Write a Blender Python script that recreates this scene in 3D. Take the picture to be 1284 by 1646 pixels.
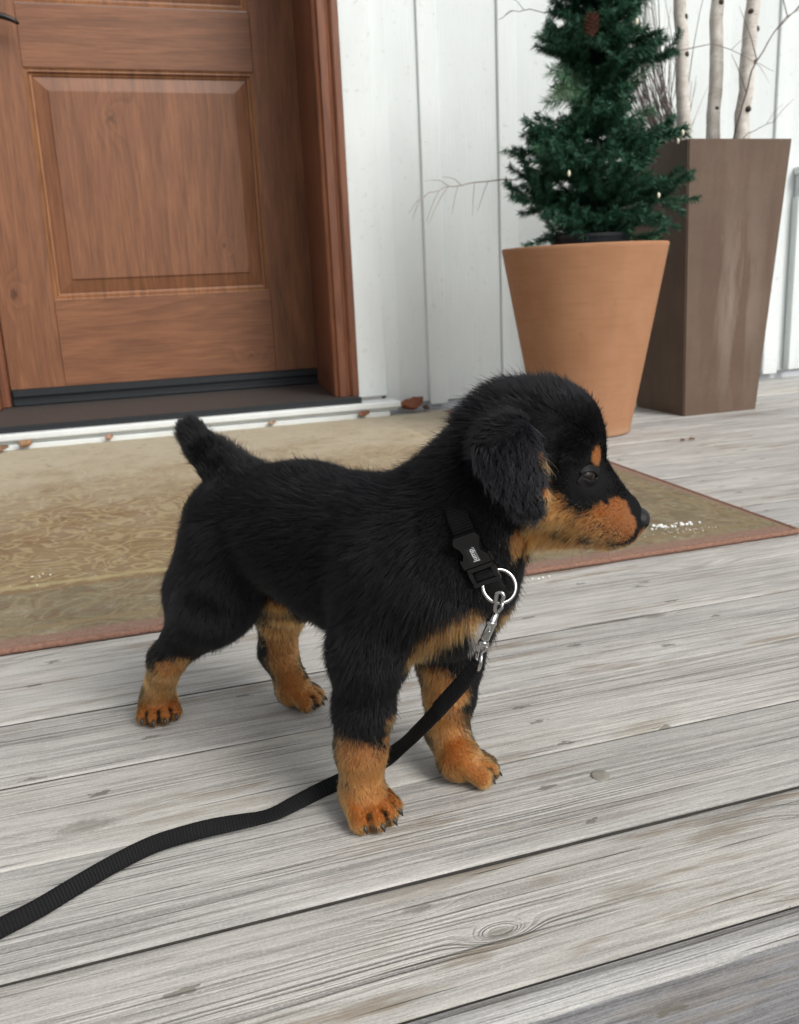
import bpy, bmesh, math, random
import numpy as np
from mathutils import Vector, Matrix
from mathutils.kdtree import KDTree
from mathutils import noise as mn
R = math.radians
scene = bpy.context.scene
for o in list(bpy.data.objects): bpy.data.objects.remove(o)

# ------------------------------------------------------------ camera
cd = bpy.data.cameras.new('camera'); cam = bpy.data.objects.new('camera', cd)
scene.collection.objects.link(cam); scene.camera = cam
cd.sensor_fit = 'VERTICAL'; cd.sensor_height = 24.0; cd.sensor_width = 24.0*799/1024
cd.lens = 1452.17/1646*24.0
cd.clip_start = .02; cd.clip_end = 500
cr = Vector((0.95378, -0.29702, -0.0454)); CY, CP, CR = 0.3015, 0.2490, -0.0469
fwd = Vector((math.sin(CY)*math.cos(CP), math.cos(CY)*math.cos(CP), -math.sin(CP)))
r0 = Vector((math.cos(CY), -math.sin(CY), 0)); u0 = r0.cross(fwd)
rx = r0*math.cos(CR)+u0*math.sin(CR); ux = -r0*math.sin(CR)+u0*math.cos(CR)
M = Matrix((rx, ux, -fwd)).transposed().to_4x4(); M.translation = (0, 0, .385)
cam.matrix_world = M
cd.dof.use_dof = True; cd.dof.focus_distance = .60; cd.dof.aperture_fstop = 11

# ------------------------------------------------------------ world + sun
SUN_EL, SUN_AZ = R(40), R(156)      # azimuth measured clockwise from +Y
world = bpy.data.worlds.new('World'); scene.world = world; world.use_nodes = True
nt = world.node_tree; nt.nodes.clear()
wo = nt.nodes.new('ShaderNodeOutputWorld'); bg = nt.nodes.new('ShaderNodeBackground')
sky = nt.nodes.new('ShaderNodeTexSky'); sky.sky_type = 'NISHITA'; sky.sun_disc = False
sky.sun_elevation = SUN_EL; sky.sun_rotation = SUN_AZ; sky.dust_density = 4; sky.air_density = 1
hs = nt.nodes.new('ShaderNodeHueSaturation'); hs.inputs['Saturation'].default_value = .22
nt.links.new(sky.outputs[0], hs.inputs['Color']); nt.links.new(hs.outputs[0], bg.inputs[0])
bg.inputs[1].default_value = .10; nt.links.new(bg.outputs[0], wo.inputs[0])
sd = bpy.data.lights.new('sun', 'SUN'); sd.energy = 1.5; sd.angle = R(26); sd.color = (1, .97, .92)
so = bpy.data.objects.new('sun', sd); scene.collection.objects.link(so)
sdir = Vector((math.sin(SUN_AZ)*math.cos(SUN_EL), math.cos(SUN_AZ)*math.cos(SUN_EL), math.sin(SUN_EL)))
so.rotation_euler = sdir.to_track_quat('Z', 'Y').to_euler(); so.location = (0, -2, 4)
scene.view_settings.view_transform = 'Standard'; scene.view_settings.look = 'None'
scene.view_settings.gamma = 1; scene.view_settings.exposure = .40
scene.render.film_transparent = False
scene.cycles.max_bounces = 6; scene.cycles.transparent_max_bounces = 8
scene.cycles_curves.shape = 'THICK' if False else 'RIBBONS'
scene.cycles_curves.subdivisions = 2
COL = scene.collection

# ------------------------------------------------------------ helpers
def link(name, data, parent=None, mats=(), smooth=False):
    o = bpy.data.objects.new(name, data); COL.objects.link(o)
    for m in mats: data.materials.append(m)
    if smooth and hasattr(data, 'polygons'):
        data.polygons.foreach_set('use_smooth', [True]*len(data.polygons))
    if parent is not None:
        o.parent = parent; o.matrix_parent_inverse = Matrix.Translation(-Vector(parent.location))
    return o
def mesh(name, verts, faces):
    me = bpy.data.meshes.new(name); me.from_pydata([tuple(v) for v in verts], [], [tuple(f) for f in faces]); me.update(); return me
def npmesh(name, V, F):
    me = bpy.data.meshes.new(name); me.vertices.add(len(V)); me.vertices.foreach_set('co', np.asarray(V, np.float32).ravel())
    k = F.shape[1]; me.loops.add(F.size); me.loops.foreach_set('vertex_index', F.astype(np.int32).ravel())
    me.polygons.add(len(F)); me.polygons.foreach_set('loop_start', (np.arange(len(F))*k).astype(np.int32))
    me.update(calc_edges=True); return me
def tag(o, label=None, cat=None, group=None, kind=None):
    if label: o['label'] = label
    if cat: o['category'] = cat
    if group: o['group'] = group
    if kind: o['kind'] = kind
    return o
def thing(name, label, cat, loc, group=None):
    o = bpy.data.objects.new(name, None); COL.objects.link(o); o.location = loc; o.empty_display_size = .05
    return tag(o, label, cat, group)
def bmobj(name, bm, mats, parent=None, smooth=False):
    me = bpy.data.meshes.new(name); bmesh.ops.recalc_face_normals(bm, faces=bm.faces); bm.to_mesh(me); bm.free()
    return link(name, me, parent, mats, smooth)
def box(bm, x0, x1, y0, y1, z0, z1, mi=0, bev=.0015, seg=1):
    b = bmesh.new()
    vs = [b.verts.new(p) for p in ((x0,y0,z0),(x1,y0,z0),(x1,y1,z0),(x0,y1,z0),(x0,y0,z1),(x1,y0,z1),(x1,y1,z1),(x0,y1,z1))]
    for f in ((0,3,2,1),(4,5,6,7),(0,1,5,4),(1,2,6,5),(2,3,7,6),(3,0,4,7)): b.faces.new([vs[i] for i in f])
    if bev > 0: bmesh.ops.bevel(b, geom=b.edges[:], offset=bev, segments=seg, affect='EDGES', profile=.5)
    me = bpy.data.meshes.new('t'); b.to_mesh(me); b.free()
    n0 = len(bm.faces); bm.from_mesh(me); bpy.data.meshes.remove(me); bm.faces.ensure_lookup_table()
    for f in bm.faces[n0:]: f.material_index = mi
def poly_prism(bm, pts, off, mi=0, bev=0):
    """pts: list of 3-D points of a planar face, extruded by vector off"""
    b = bmesh.new(); off = Vector(off)
    a = [b.verts.new(Vector(p)) for p in pts]; c = [b.verts.new(Vector(p)+off) for p in pts]
    b.faces.new(a); b.faces.new(c[::-1]); n = len(a)
    for i in range(n): b.faces.new((a[i], c[i], c[(i+1) % n], a[(i+1) % n]))
    bmesh.ops.recalc_face_normals(b, faces=b.faces)
    if bev: bmesh.ops.bevel(b, geom=b.edges[:], offset=bev, segments=2, affect='EDGES', profile=.6)
    me = bpy.data.meshes.new('t'); b.to_mesh(me); b.free(); n0 = len(bm.faces); bm.from_mesh(me); bpy.data.meshes.remove(me); bm.faces.ensure_lookup_table()
    for f in bm.faces[n0:]: f.material_index = mi
def tube(pts, rad, n=8, caps=True):
    """tapered tube along points -> verts, faces"""
    P = [Vector(p) for p in pts]; V = []; F = []
    if not hasattr(rad, '__len__'): rad = [rad]*len(P)
    t0 = (P[1]-P[0]).normalized(); ref = Vector((0, 0, 1)) if abs(t0.z) < .9 else Vector((1, 0, 0))
    nrm = (ref-t0*ref.dot(t0)).normalized()
    for i, p in enumerate(P):
        t = (P[min(i+1, len(P)-1)]-P[max(i-1, 0)]).normalized(); nrm = (nrm-t*nrm.dot(t)).normalized(); bn = t.cross(nrm)
        for k in range(n):
            a = 2*math.pi*k/n; V.append(p+(nrm*math.cos(a)+bn*math.sin(a))*rad[i])
    for i in range(len(P)-1):
        for k in range(n): F.append((i*n+k, i*n+(k+1) % n, (i+1)*n+(k+1) % n, (i+1)*n+k))
    if caps: F.append(tuple(range(n))[::-1]); F.append(tuple(range((len(P)-1)*n, len(P)*n)))
    return V, F
def bm_add(bm, V, F, mi=0):
    vs = [bm.verts.new(v) for v in V]
    for f in F:
        try: bm.faces.new([vs[i] for i in f]).material_index = mi
        except ValueError: pass
def tubeobj(name, pts, rad, mat, parent=None, n=8):
    V, F = tube(pts, rad, n); return link(name, mesh(name, V, F), parent, [mat], True)
def torus(c, ax, rmaj, rmin, n=40, m=12, arc=(0, 360), xdir=None):
    ax = Vector(ax).normalized(); u = Vector(xdir) if xdir is not None else ax.orthogonal(); u = (u-ax*u.dot(ax)).normalized(); v = ax.cross(u); V = []; F = []
    full = arc[1]-arc[0] >= 360
    for i in range(n):
        a = R(arc[0]+(arc[1]-arc[0])*i/(n if full else n-1)); d = u*math.cos(a)+v*math.sin(a)
        for k in range(m):
            b = 2*math.pi*k/m; V.append(Vector(c)+d*(rmaj+rmin*math.cos(b))+ax*rmin*math.sin(b))
    for i in range(n if full else n-1):
        for k in range(m): F.append((i*m+k, ((i+1) % n)*m+k, ((i+1) % n)*m+(k+1) % m, i*m+(k+1) % m))
    return V, F
def lathe(prof, n=96):
    V = []; F = []
    for r, z in prof:
        for k in range(n): a = 2*math.pi*k/n; V.append((r*math.cos(a), r*math.sin(a), z))
    for i in range(len(prof)-1):
        for k in range(n): F.append((i*n+k, i*n+(k+1) % n, (i+1)*n+(k+1) % n, (i+1)*n+k))
    return V, F

# ------------------------------------------------------------ node helper
class NG:
    def __init__(s, name, rough=.6, spec=.5):
        s.m = bpy.data.materials.new(name); s.m.use_nodes = True; s.t = s.m.node_tree; s.t.nodes.clear()
        s.out = s.t.nodes.new('ShaderNodeOutputMaterial'); s.b = s.t.nodes.new('ShaderNodeBsdfPrincipled')
        s.t.links.new(s.b.outputs[0], s.out.inputs[0]); s.b.inputs['Roughness'].default_value = rough
        s.b.inputs['Specular IOR Level'].default_value = spec
    def set(s, sock, v):
        if hasattr(v, 'is_output') or isinstance(v, bpy.types.NodeSocket): s.t.links.new(v, sock)
        else: sock.default_value = v
    def n(s, typ, ins=None, out=0, **kw):
        nd = s.t.nodes.new(typ)
        for k, v in kw.items(): setattr(nd, k, v)
        for k, v in (ins or {}).items(): s.set(nd.inputs[k], v)
        return nd.outputs[out]
    def m_(s, op, a, b=0.0, c=0.0, clamp=False):
        nd = s.t.nodes.new('ShaderNodeMath'); nd.operation = op; nd.use_clamp = clamp
        for i, v in enumerate((a, b, c)): s.set(nd.inputs[i], v)
        return nd.outputs[0]
    def pos(s): return s.n('ShaderNodeNewGeometry', out=0)
    def isl(s): return s.t.nodes.new('ShaderNodeNewGeometry').outputs['Random Per Island']
    def sep(s, v):
        nd = s.t.nodes.new('ShaderNodeSeparateXYZ'); s.set(nd.inputs[0], v); return nd.outputs
    def comb(s, x, y, z):
        nd = s.t.nodes.new('ShaderNodeCombineXYZ')
        for i, v in enumerate((x, y, z)): s.set(nd.inputs[i], v)
        return nd.outputs[0]
    def noise(s, vec, scale=1, detail=2, rough=.5, dist=0):
        return s.n('ShaderNodeTexNoise', {'Vector': vec, 'Scale': scale, 'Detail': detail, 'Roughness': rough, 'Distortion': dist})
    def ramp(s, f, stops, interp='LINEAR'):
        nd = s.t.nodes.new('ShaderNodeValToRGB'); s.set(nd.inputs[0], f); cr_ = nd.color_ramp; cr_.interpolation = interp
        while len(cr_.elements) < len(stops): cr_.elements.new(.5)
        for e, (p, c) in zip(cr_.elements, stops):
            e.position = p; e.color = (*c, 1) if hasattr(c, '__len__') else (c, c, c, 1)
        return nd.outputs[0]
    def mix(s, f, a, b, mode='MIX'):
        nd = s.t.nodes.new('ShaderNodeMix'); nd.data_type = 'RGBA'; nd.blend_type = mode
        s.set(nd.inputs[0], f)
        for i, v in ((6, a), (7, b)):
            if isinstance(v, tuple) and len(v) == 3: v = (*v, 1)
            s.set(nd.inputs[i], v)
        return nd.outputs[2]
    def bump(s, h, dist=.001, strength=1.0, normal=None):
        ins = {'Height': h, 'Distance': dist, 'Strength': strength}
        if normal is not None: ins['Normal'] = normal
        return s.n('ShaderNodeBump', ins)
    def done(s, col=None, rough=None, normal=None):
        if col is not None:
            if isinstance(col, tuple) and len(col) == 3: col = (*col, 1)
            s.set(s.b.inputs['Base Color'], col)
        if rough is not None: s.set(s.b.inputs['Roughness'], rough)
        if normal is not None: s.set(s.b.inputs['Normal'], normal)
        return s.m
def simple(name, col, rough=.6, metal=0, spec=.5, var=.12, scale=60, bumpd=0):
    g = NG(name, rough, spec); g.b.inputs['Metallic'].default_value = metal
    nz = g.noise(g.pos(), scale, 3)
    c = g.mix(g.m_('MULTIPLY', nz, 1.0), tuple(x*(1-var) for x in col), tuple(min(1, x*(1+var)) for x in col))
    return g.done(c, None, g.bump(nz, bumpd) if bumpd else None)

# ------------------------------------------------------------ materials
KNOTS = ((-.058, .650, .010), (.041, .617, .0055), (.146, .472, .0045), (.334, .898, .011), (.186, .433, .004), (.485, .470, .010), (.563, .846, .006))
def mat_deck(name, light=(.575,.563,.54), mid=(.37,.362,.348), dark=(.16,.150,.142), ridge_amt=1.0):
    g = NG(name, .85, .25)
    isl = g.isl(); p = g.sep(g.pos())
    x = g.m_('ADD', p[0], g.m_('MULTIPLY', isl, 37.0)); y = g.m_('ADD', p[1], p[2]); z = g.m_('MULTIPLY', isl, 11.0)
    # knots: sparse cells stretched along the board
    vk = g.comb(g.m_('MULTIPLY', x, 2.3), g.m_('MULTIPLY', y, 7.0), z)
    vn = g.t.nodes.new('ShaderNodeTexVoronoi'); vn.voronoi_dimensions = '2D'; g.set(vn.inputs['Vector'], vk); vn.inputs['Scale'].default_value = 1; vn.inputs['Randomness'].default_value = .9
    kd = vn.outputs['Distance']; kc = g.sep(vn.outputs['Color'])[0]
    on = g.m_('GREATER_THAN', kc, .70)
    knot = g.m_('MULTIPLY', on, g.m_('POWER', 2.718, g.m_('MULTIPLY', g.m_('MULTIPLY', kd, kd), -34.0)))
    core = g.m_('MULTIPLY', on, g.m_('POWER', 2.718, g.m_('MULTIPLY', g.m_('MULTIPLY', kd, kd), -420.0)))
    for kx, ky, kr in KNOTS:
        dx = g.m_('MULTIPLY', g.m_('SUBTRACT', p[0], kx), .42/kr); dy = g.m_('MULTIPLY', g.m_('SUBTRACT', p[1], ky), 1.0/kr)
        dd = g.m_('ADD', g.m_('MULTIPLY', dx, dx), g.m_('MULTIPLY', dy, dy))
        knot = g.m_('ADD', knot, g.m_('MULTIPLY', g.m_('POWER', 2.718, g.m_('MULTIPLY', dd, -.28)), 1.0))
        rough_ = g.m_('MULTIPLY', g.m_('SUBTRACT', g.noise(g.pos(), 160, 3, .6), .5), 2.2)
        core = g.m_('ADD', core, g.m_('POWER', 2.718, g.m_('MULTIPLY', g.m_('POWER', g.m_('MAXIMUM', g.m_('ADD', dd, rough_), 0.0), 2.0), -1.4)))
    core = g.m_('MINIMUM', core, 1.0)
    # ring field
    n1 = g.noise(g.comb(g.m_('MULTIPLY', x, .8), g.m_('MULTIPLY', y, 9.0), z), 1, 1, .5)
    n2 = g.noise(g.comb(g.m_('MULTIPLY', x, 9.0), g.m_('MULTIPLY', y, 70.0), z), 1, 2, .5)
    Fd = g.m_('ADD', g.m_('MULTIPLY', y, 205.0), g.m_('ADD', g.m_('MULTIPLY', n1, 9.0), g.m_('ADD', g.m_('MULTIPLY', n2, .8), g.m_('MULTIPLY', knot, 5.5))))
    s = g.ramp(g.noise(g.comb(g.m_('MULTIPLY', x, .9), g.m_('MULTIPLY', Fd, 1.5), z), 1, 1.5, .5), [(.34, 1.0), (.54, 0.0)])
    n3 = g.noise(g.comb(g.m_('MULTIPLY', x, 2.2), g.m_('MULTIPLY', y, 22.0), g.m_('ADD', z, 5.0)), 1, 3, .6)
    prom = g.ramp(n3, [(.40, .05), (.66, 1.0)])
    ring = g.m_('MULTIPLY', s, prom)            # dark grooves
    fib = g.noise(g.comb(g.m_('MULTIPLY', x, 26.0), g.m_('MULTIPLY', y, 900.0), z), 1, 5, .7)
    fib2 = g.noise(g.comb(g.m_('MULTIPLY', x, 7.0), g.m_('MULTIPLY', y, 170.0), z), 1, 4, .65)
    grit = g.noise(g.comb(g.m_('MULTIPLY', x, 500.0), g.m_('MULTIPLY', y, 900.0), z), 1, 2, .6)
    c = g.mix(g.ramp(fib, [(.34, 0.0), (.62, 1.0)]), mid, light)
    c = g.mix(g.m_('MULTIPLY', g.ramp(fib2, [(.38, 1.0), (.50, 0.0)]), .8), c, tuple(q*.85 for q in mid))
    c = g.mix(g.m_('MULTIPLY', ring, .58*ridge_amt), c, dark)
    c = g.mix(g.m_('MULTIPLY', g.ramp(grit, [(.5, 0.0), (.72, 1.0)]), .30), c, tuple(min(1, q*1.35) for q in light))
    c = g.mix(g.m_('MULTIPLY', g.ramp(grit, [(.28, 1.0), (.42, 0.0)]), .28), c, dark)
    # brown, worn streaks and small dark marks
    st = g.noise(g.comb(g.m_('MULTIPLY', x, 8.0), g.m_('MULTIPLY', y, 60.0), g.m_('ADD', z, 3.0)), 1, 4, .65)
    br = g.noise(g.comb(g.m_('MULTIPLY', x, 3.0), g.m_('MULTIPLY', y, 9.0), g.m_('ADD', z, 9.0)), 1, 2, .5)
    c = g.mix(g.m_('MULTIPLY', g.m_('MULTIPLY', g.ramp(st, [(.52, 0.0), (.64, 1.0)]), g.ramp(br, [(.42, 0.0), (.60, 1.0)])), .75), c, (.26, .215, .165))
    sp = g.t.nodes.new('ShaderNodeTexVoronoi'); sp.voronoi_dimensions = '2D'; g.set(sp.inputs['Vector'], g.comb(g.m_('MULTIPLY', x, 11.0), g.m_('MULTIPLY', y, 34.0), z)); sp.inputs['Scale'].default_value = 1
    spn = g.noise(g.comb(g.m_('MULTIPLY', x, 120.0), g.m_('MULTIPLY', y, 300.0), z), 1, 2, .5)
    sd_ = g.m_('MULTIPLY', g.m_('LESS_THAN', g.m_('ADD', sp.outputs['Distance'], g.m_('MULTIPLY', g.m_('SUBTRACT', spn, .5), .34)), .085), g.m_('GREATER_THAN', g.sep(sp.outputs['Color'])[0], .80))
    c = g.mix(g.m_('MULTIPLY', sd_, .7), c, (.13, .125, .10))
    c = g.mix(g.m_('MULTIPLY', core, .55), c, (.17, .15, .125))
    crk = g.ramp(g.noise(g.comb(g.m_('MULTIPLY', x, 4.5), g.m_('MULTIPLY', y, 330.0), g.m_('ADD', z, 2.0)), 1, 2, .5), [(.27, 1.0), (.315, 0.0)])
    c = g.mix(g.m_('MULTIPLY', crk, .75), c, (.10,.092,.085))
    tint = g.ramp(isl, [(0, (.90,.90,.91)), (.3, (1.04,1.03,1.0)), (.6, (.95,.955,.97)), (1, (1.06,1.045,1.0))])
    c = g.mix(1.0, c, tint, 'MULTIPLY')
    blot = g.noise(g.comb(g.m_('MULTIPLY', x, 3.0), g.m_('MULTIPLY', y, 12.0), z), 1, 3, .6)
    c = g.mix(.55, c, g.mix(1.0, c, g.ramp(blot, [(.3, .72), (.6, 1.05)]), 'MULTIPLY'))
    h = g.m_('ADD', g.m_('MULTIPLY', ring, -1.0*ridge_amt), g.m_('ADD', g.m_('MULTIPLY', fib, .35), g.m_('ADD', g.m_('MULTIPLY', grit, .16), g.m_('ADD', g.m_('MULTIPLY', core, -.6), g.m_('MULTIPLY', crk, -1.2)))))
    return g.done(c, None, g.bump(h, .0011))

def mat_brownwood(name, axis, base=(.235,.100,.049), darkc=(.098,.036,.017), warm=(.300,.132,.062)):
    g = NG(name, .42, .4); isl = g.isl(); p = g.sep(g.pos())
    along, across = (p[2], p[0]) if axis == 'V' else (p[0], p[2])
    along = g.m_('ADD', along, g.m_('MULTIPLY', isl, 21.0)); z = g.m_('ADD', g.m_('MULTIPLY', isl, 7.0), g.m_('MULTIPLY', p[1], 2.0))
    vn = g.t.nodes.new('ShaderNodeTexVoronoi'); vn.voronoi_dimensions = '2D'; g.set(vn.inputs['Vector'], g.comb(g.m_('MULTIPLY', along, 2.0), g.m_('MULTIPLY', across, 4.6), 0.0)); vn.inputs['Scale'].default_value = 1
    kd = vn.outputs['Distance']; on = g.m_('GREATER_THAN', g.sep(vn.outputs['Color'])[0], .965)
    kk = g.m_('MULTIPLY', kd, kd)
    knot = g.m_('MULTIPLY', on, g.m_('POWER', 2.718, g.m_('MULTIPLY', kk, -26.0)))
    core = g.m_('MULTIPLY', on, g.m_('POWER', 2.718, g.m_('MULTIPLY', kk, -900.0)))
    for kx, kz, kr in ((.097, .90, .026), (-.245, .405, .022), (.452, .168, .018), (.40, .52, .012)):
        dx = g.m_('SUBTRACT', p[0], kx); dz = g.m_('SUBTRACT', p[2], kz); ax_, az_ = (.62, 1.0) if axis == 'H' else (1.0, .62)
        dx = g.m_('MULTIPLY', dx, ax_/kr); dz = g.m_('MULTIPLY', dz, az_/kr); dd = g.m_('ADD', g.m_('MULTIPLY', dx, dx), g.m_('MULTIPLY', dz, dz))
        knot = g.m_('ADD', knot, g.m_('POWER', 2.718, g.m_('MULTIPLY', dd, -.45)))
        rough_ = g.m_('MULTIPLY', g.m_('SUBTRACT', g.noise(g.pos(), 70, 3, .6), .5), 1.6)
        core = g.m_('ADD', core, g.m_('MULTIPLY', g.m_('POWER', 2.718, g.m_('MULTIPLY', g.m_('MAXIMUM', g.m_('ADD', dd, rough_), 0.0), -7.0)), .7))
    n1 = g.noise(g.comb(g.m_('MULTIPLY', along, 1.0), g.m_('MULTIPLY', across, 5.0), z), 1, 1.5, .5)
    Fd = g.m_('ADD', g.m_('MULTIPLY', across, 16.0), g.m_('ADD', g.m_('MULTIPLY', n1, 5.0), g.m_('MULTIPLY', knot, 2.2)))
    s = g.m_('FRACT', Fd)
    fib = g.noise(g.comb(g.m_('MULTIPLY', along, 9.0), g.m_('MULTIPLY', across, 260.0), z), 1, 5, .7)
    mot = g.noise(g.comb(g.m_('MULTIPLY', along, 5.0), g.m_('MULTIPLY', across, 28.0), z), 1, 3, .6)
    c = g.mix(g.ramp(s, [(0, .0), (.75, .55), (.94, 1.0), (1, .0)]), base, tuple(q*.72 for q in base))
    c = g.mix(g.m_('MULTIPLY', g.ramp(mot, [(.42, 0.0), (.66, 1.0)]), .55), c, warm)
    c = g.mix(g.m_('MULTIPLY', g.ramp(fib, [(.34, 1.0), (.58, 0.0)]), .62), c, darkc)
    c = g.mix(g.m_('MULTIPLY', core, .85), c, (.05,.02,.012))
    h = g.m_('ADD', g.m_('MULTIPLY', fib, .6), g.m_('MULTIPLY', s, -.25))
    return g.done(c, g.m_('ADD', .36, g.m_('MULTIPLY', fib, .18)), g.bump(h, .0004))

def mat_siding(name, col=(.68,.725,.725)):
    g = NG(name, .55, .4); p = g.sep(g.pos()); isl = g.isl(); xo = g.m_('ADD', p[0], g.m_('MULTIPLY', isl, 9.0))
    fib = g.noise(g.comb(g.m_('MULTIPLY', xo, 240.0), g.m_('MULTIPLY', p[1], 240.0), g.m_('MULTIPLY', p[2], 9.0)), 1, 4, .65)
    big = g.noise(g.comb(g.m_('MULTIPLY', xo, 7.0), p[1], g.m_('MULTIPLY', p[2], 2.2)), 1, 4, .6)
    spk = g.noise(g.pos(), 55, 3, .6)
    c = g.mix(g.ramp(big, [(.3, 0.0), (.7, 1.0)]), tuple(q*.93 for q in col), tuple(min(1, q*1.04) for q in col))
    c = g.mix(g.m_('MULTIPLY', g.ramp(spk, [(.62, 0.0), (.76, 1.0)]), .36), c, (.38,.37,.34))
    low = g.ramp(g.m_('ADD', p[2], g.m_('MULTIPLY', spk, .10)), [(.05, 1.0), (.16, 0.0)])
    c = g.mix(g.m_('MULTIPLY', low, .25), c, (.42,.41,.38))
    return g.done(c, None, g.bump(g.m_('ADD', fib, g.m_('MULTIPLY', big, .8)), .0010))

def mat_rug():
    g = NG('rug_wool', .95, .08); p = g.sep(g.pos())
    u = g.m_('SUBTRACT', .955, p[0]); v = g.m_('SUBTRACT', p[1], 1.04)     # distance from right / front edge
    e = g.m_('MINIMUM', u, v)
    w = g.noise(g.pos(), 9, 2); 
    nA = g.noise(g.pos(), 13, 1.5, .45, .9); nB = g.noise(g.comb(g.m_('ADD', p[0], 7.0), p[1], 0.0), 21, 1.5, .45, .8)
    lineA = g.ramp(g.m_('ABSOLUTE', g.m_('SUBTRACT', g.m_('FRACT', g.m_('MULTIPLY', nA, 7.0)), .5)), [(.10, 1.0), (.22, 0.0)])
    lineB = g.ramp(g.m_('ABSOLUTE', g.m_('SUBTRACT', g.m_('FRACT', g.m_('MULTIPLY', nB, 5.0)), .5)), [(.10, 1.0), (.20, 0.0)])
    field = g.mix(g.ramp(g.noise(g.pos(), 5, 2), [(.35, 0.0), (.6, 1.0)]), (.235,.150,.085), (.27,.195,.115))
    gold = (.40,.315,.185)
    c = g.mix(g.m_('MULTIPLY', lineA, .8), field, gold)
    c = g.mix(g.m_('MULTIPLY', lineB, .45), c, (.38,.30,.15))
    # border band: olive with brown scrolls
    bandm = g.ramp(e, [(.20, 1.0), (.215, 0.0)])
    band = g.mix(g.m_('MULTIPLY', lineB, .55), g.mix(g.ramp(w, [(.4, 0.0), (.6, 1.0)]), (.20,.170,.110), (.255,.212,.14)), (.20,.125,.08))
    band = g.mix(g.m_('MULTIPLY', lineA, .35), band, (.36,.30,.18))
    c = g.mix(bandm, c, band)
    for d, colr in ((.052, (.27,.21,.12)), (.205, (.25,.17,.095)), (.225, (.42,.35,.19))):
        ln = g.ramp(g.m_('ABSOLUTE', g.m_('SUBTRACT', g.m_('ADD', e, g.m_('MULTIPLY', g.m_('SUBTRACT', nA, .5), .012)), d)), [(.004, 1.0), (.009, 0.0)])
        c = g.mix(g.m_('MULTIPLY', ln, .8), c, colr)
    # worn, dusty back half
    wear = g.ramp(g.m_('ADD', g.m_('MULTIPLY', v, .62), g.m_('MULTIPLY', g.m_('SUBTRACT', g.noise(g.pos(), 6, 4, .6), .5), .7)), [(.34, 0.0), (.80, .86)])
    dust = g.mix(g.noise(g.comb(g.m_('MULTIPLY', p[0], 18.0), g.m_('MULTIPLY', p[1], 40.0), 0.0), 1, 4, .7), (.42,.365,.265), (.62,.56,.44))
    c = g.mix(wear, c, dust)
    dirt = g.noise(g.pos(), 40, 4, .7)
    c = g.mix(g.m_('MULTIPLY', g.ramp(dirt, [(.55, 0.0), (.75, 1.0)]), .45), c, (.47,.43,.33))
    c = g.mix(g.m_('MULTIPLY', g.ramp(dirt, [(.27, 1.0), (.42, 0.0)]), .5), c, (.15,.11,.07))
    ed = g.ramp(g.m_('ADD', e, g.m_('MULTIPLY', g.m_('SUBTRACT', dirt, .5), .010)), [(.020, 1.0), (.030, 0.0)])
    c = g.mix(ed, c, g.mix(g.noise(g.pos(), 160, 3, .7), (.20,.11,.085), (.36,.25,.19)))
    wv = g.noise(g.pos(), 620, 3, .7)
    c = g.mix(.5, c, g.mix(1.0, c, g.ramp(wv, [(.3, .55), (.65, 1.25)]), 'MULTIPLY'))
    return g.done(c, None, g.bump(g.m_('ADD', wv, g.m_('MULTIPLY', dirt, .6)), .0016))

M_deck = mat_deck('weathered_deck_wood')
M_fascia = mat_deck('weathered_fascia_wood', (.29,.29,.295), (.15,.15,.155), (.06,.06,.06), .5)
M_doorV = mat_brownwood('stained_wood_upright', 'V'); M_doorH = mat_brownwood('stained_wood_level', 'H')
M_mould = mat_brownwood('stained_wood_moulding', 'V', (.27,.115,.05), (.10,.04,.018), (.38,.17,.065))
M_jamb = mat_brownwood('stained_wood_frame', 'V', (.20,.075,.038), (.075,.026,.014), (.25,.10,.048))
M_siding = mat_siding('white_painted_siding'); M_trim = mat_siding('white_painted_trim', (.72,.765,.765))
M_skirt = mat_siding('pale_blue_skirt_paint', (.50,.54,.59))
M_sill = simple('dark_sill', (.055,.050,.048), .55, var=.5, scale=120, bumpd=.0003)
M_rubber = simple('black_rubber', (.012,.016,.020), .4, var=.3)
M_bronze = simple('dark_bronze', (.02,.018,.017), .3, metal=.6)
M_rug = mat_rug()
M_rugedge = simple('rug_binding', (.24,.135,.10), .95, var=.45, scale=240, bumpd=.002, spec=.1)

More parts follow.
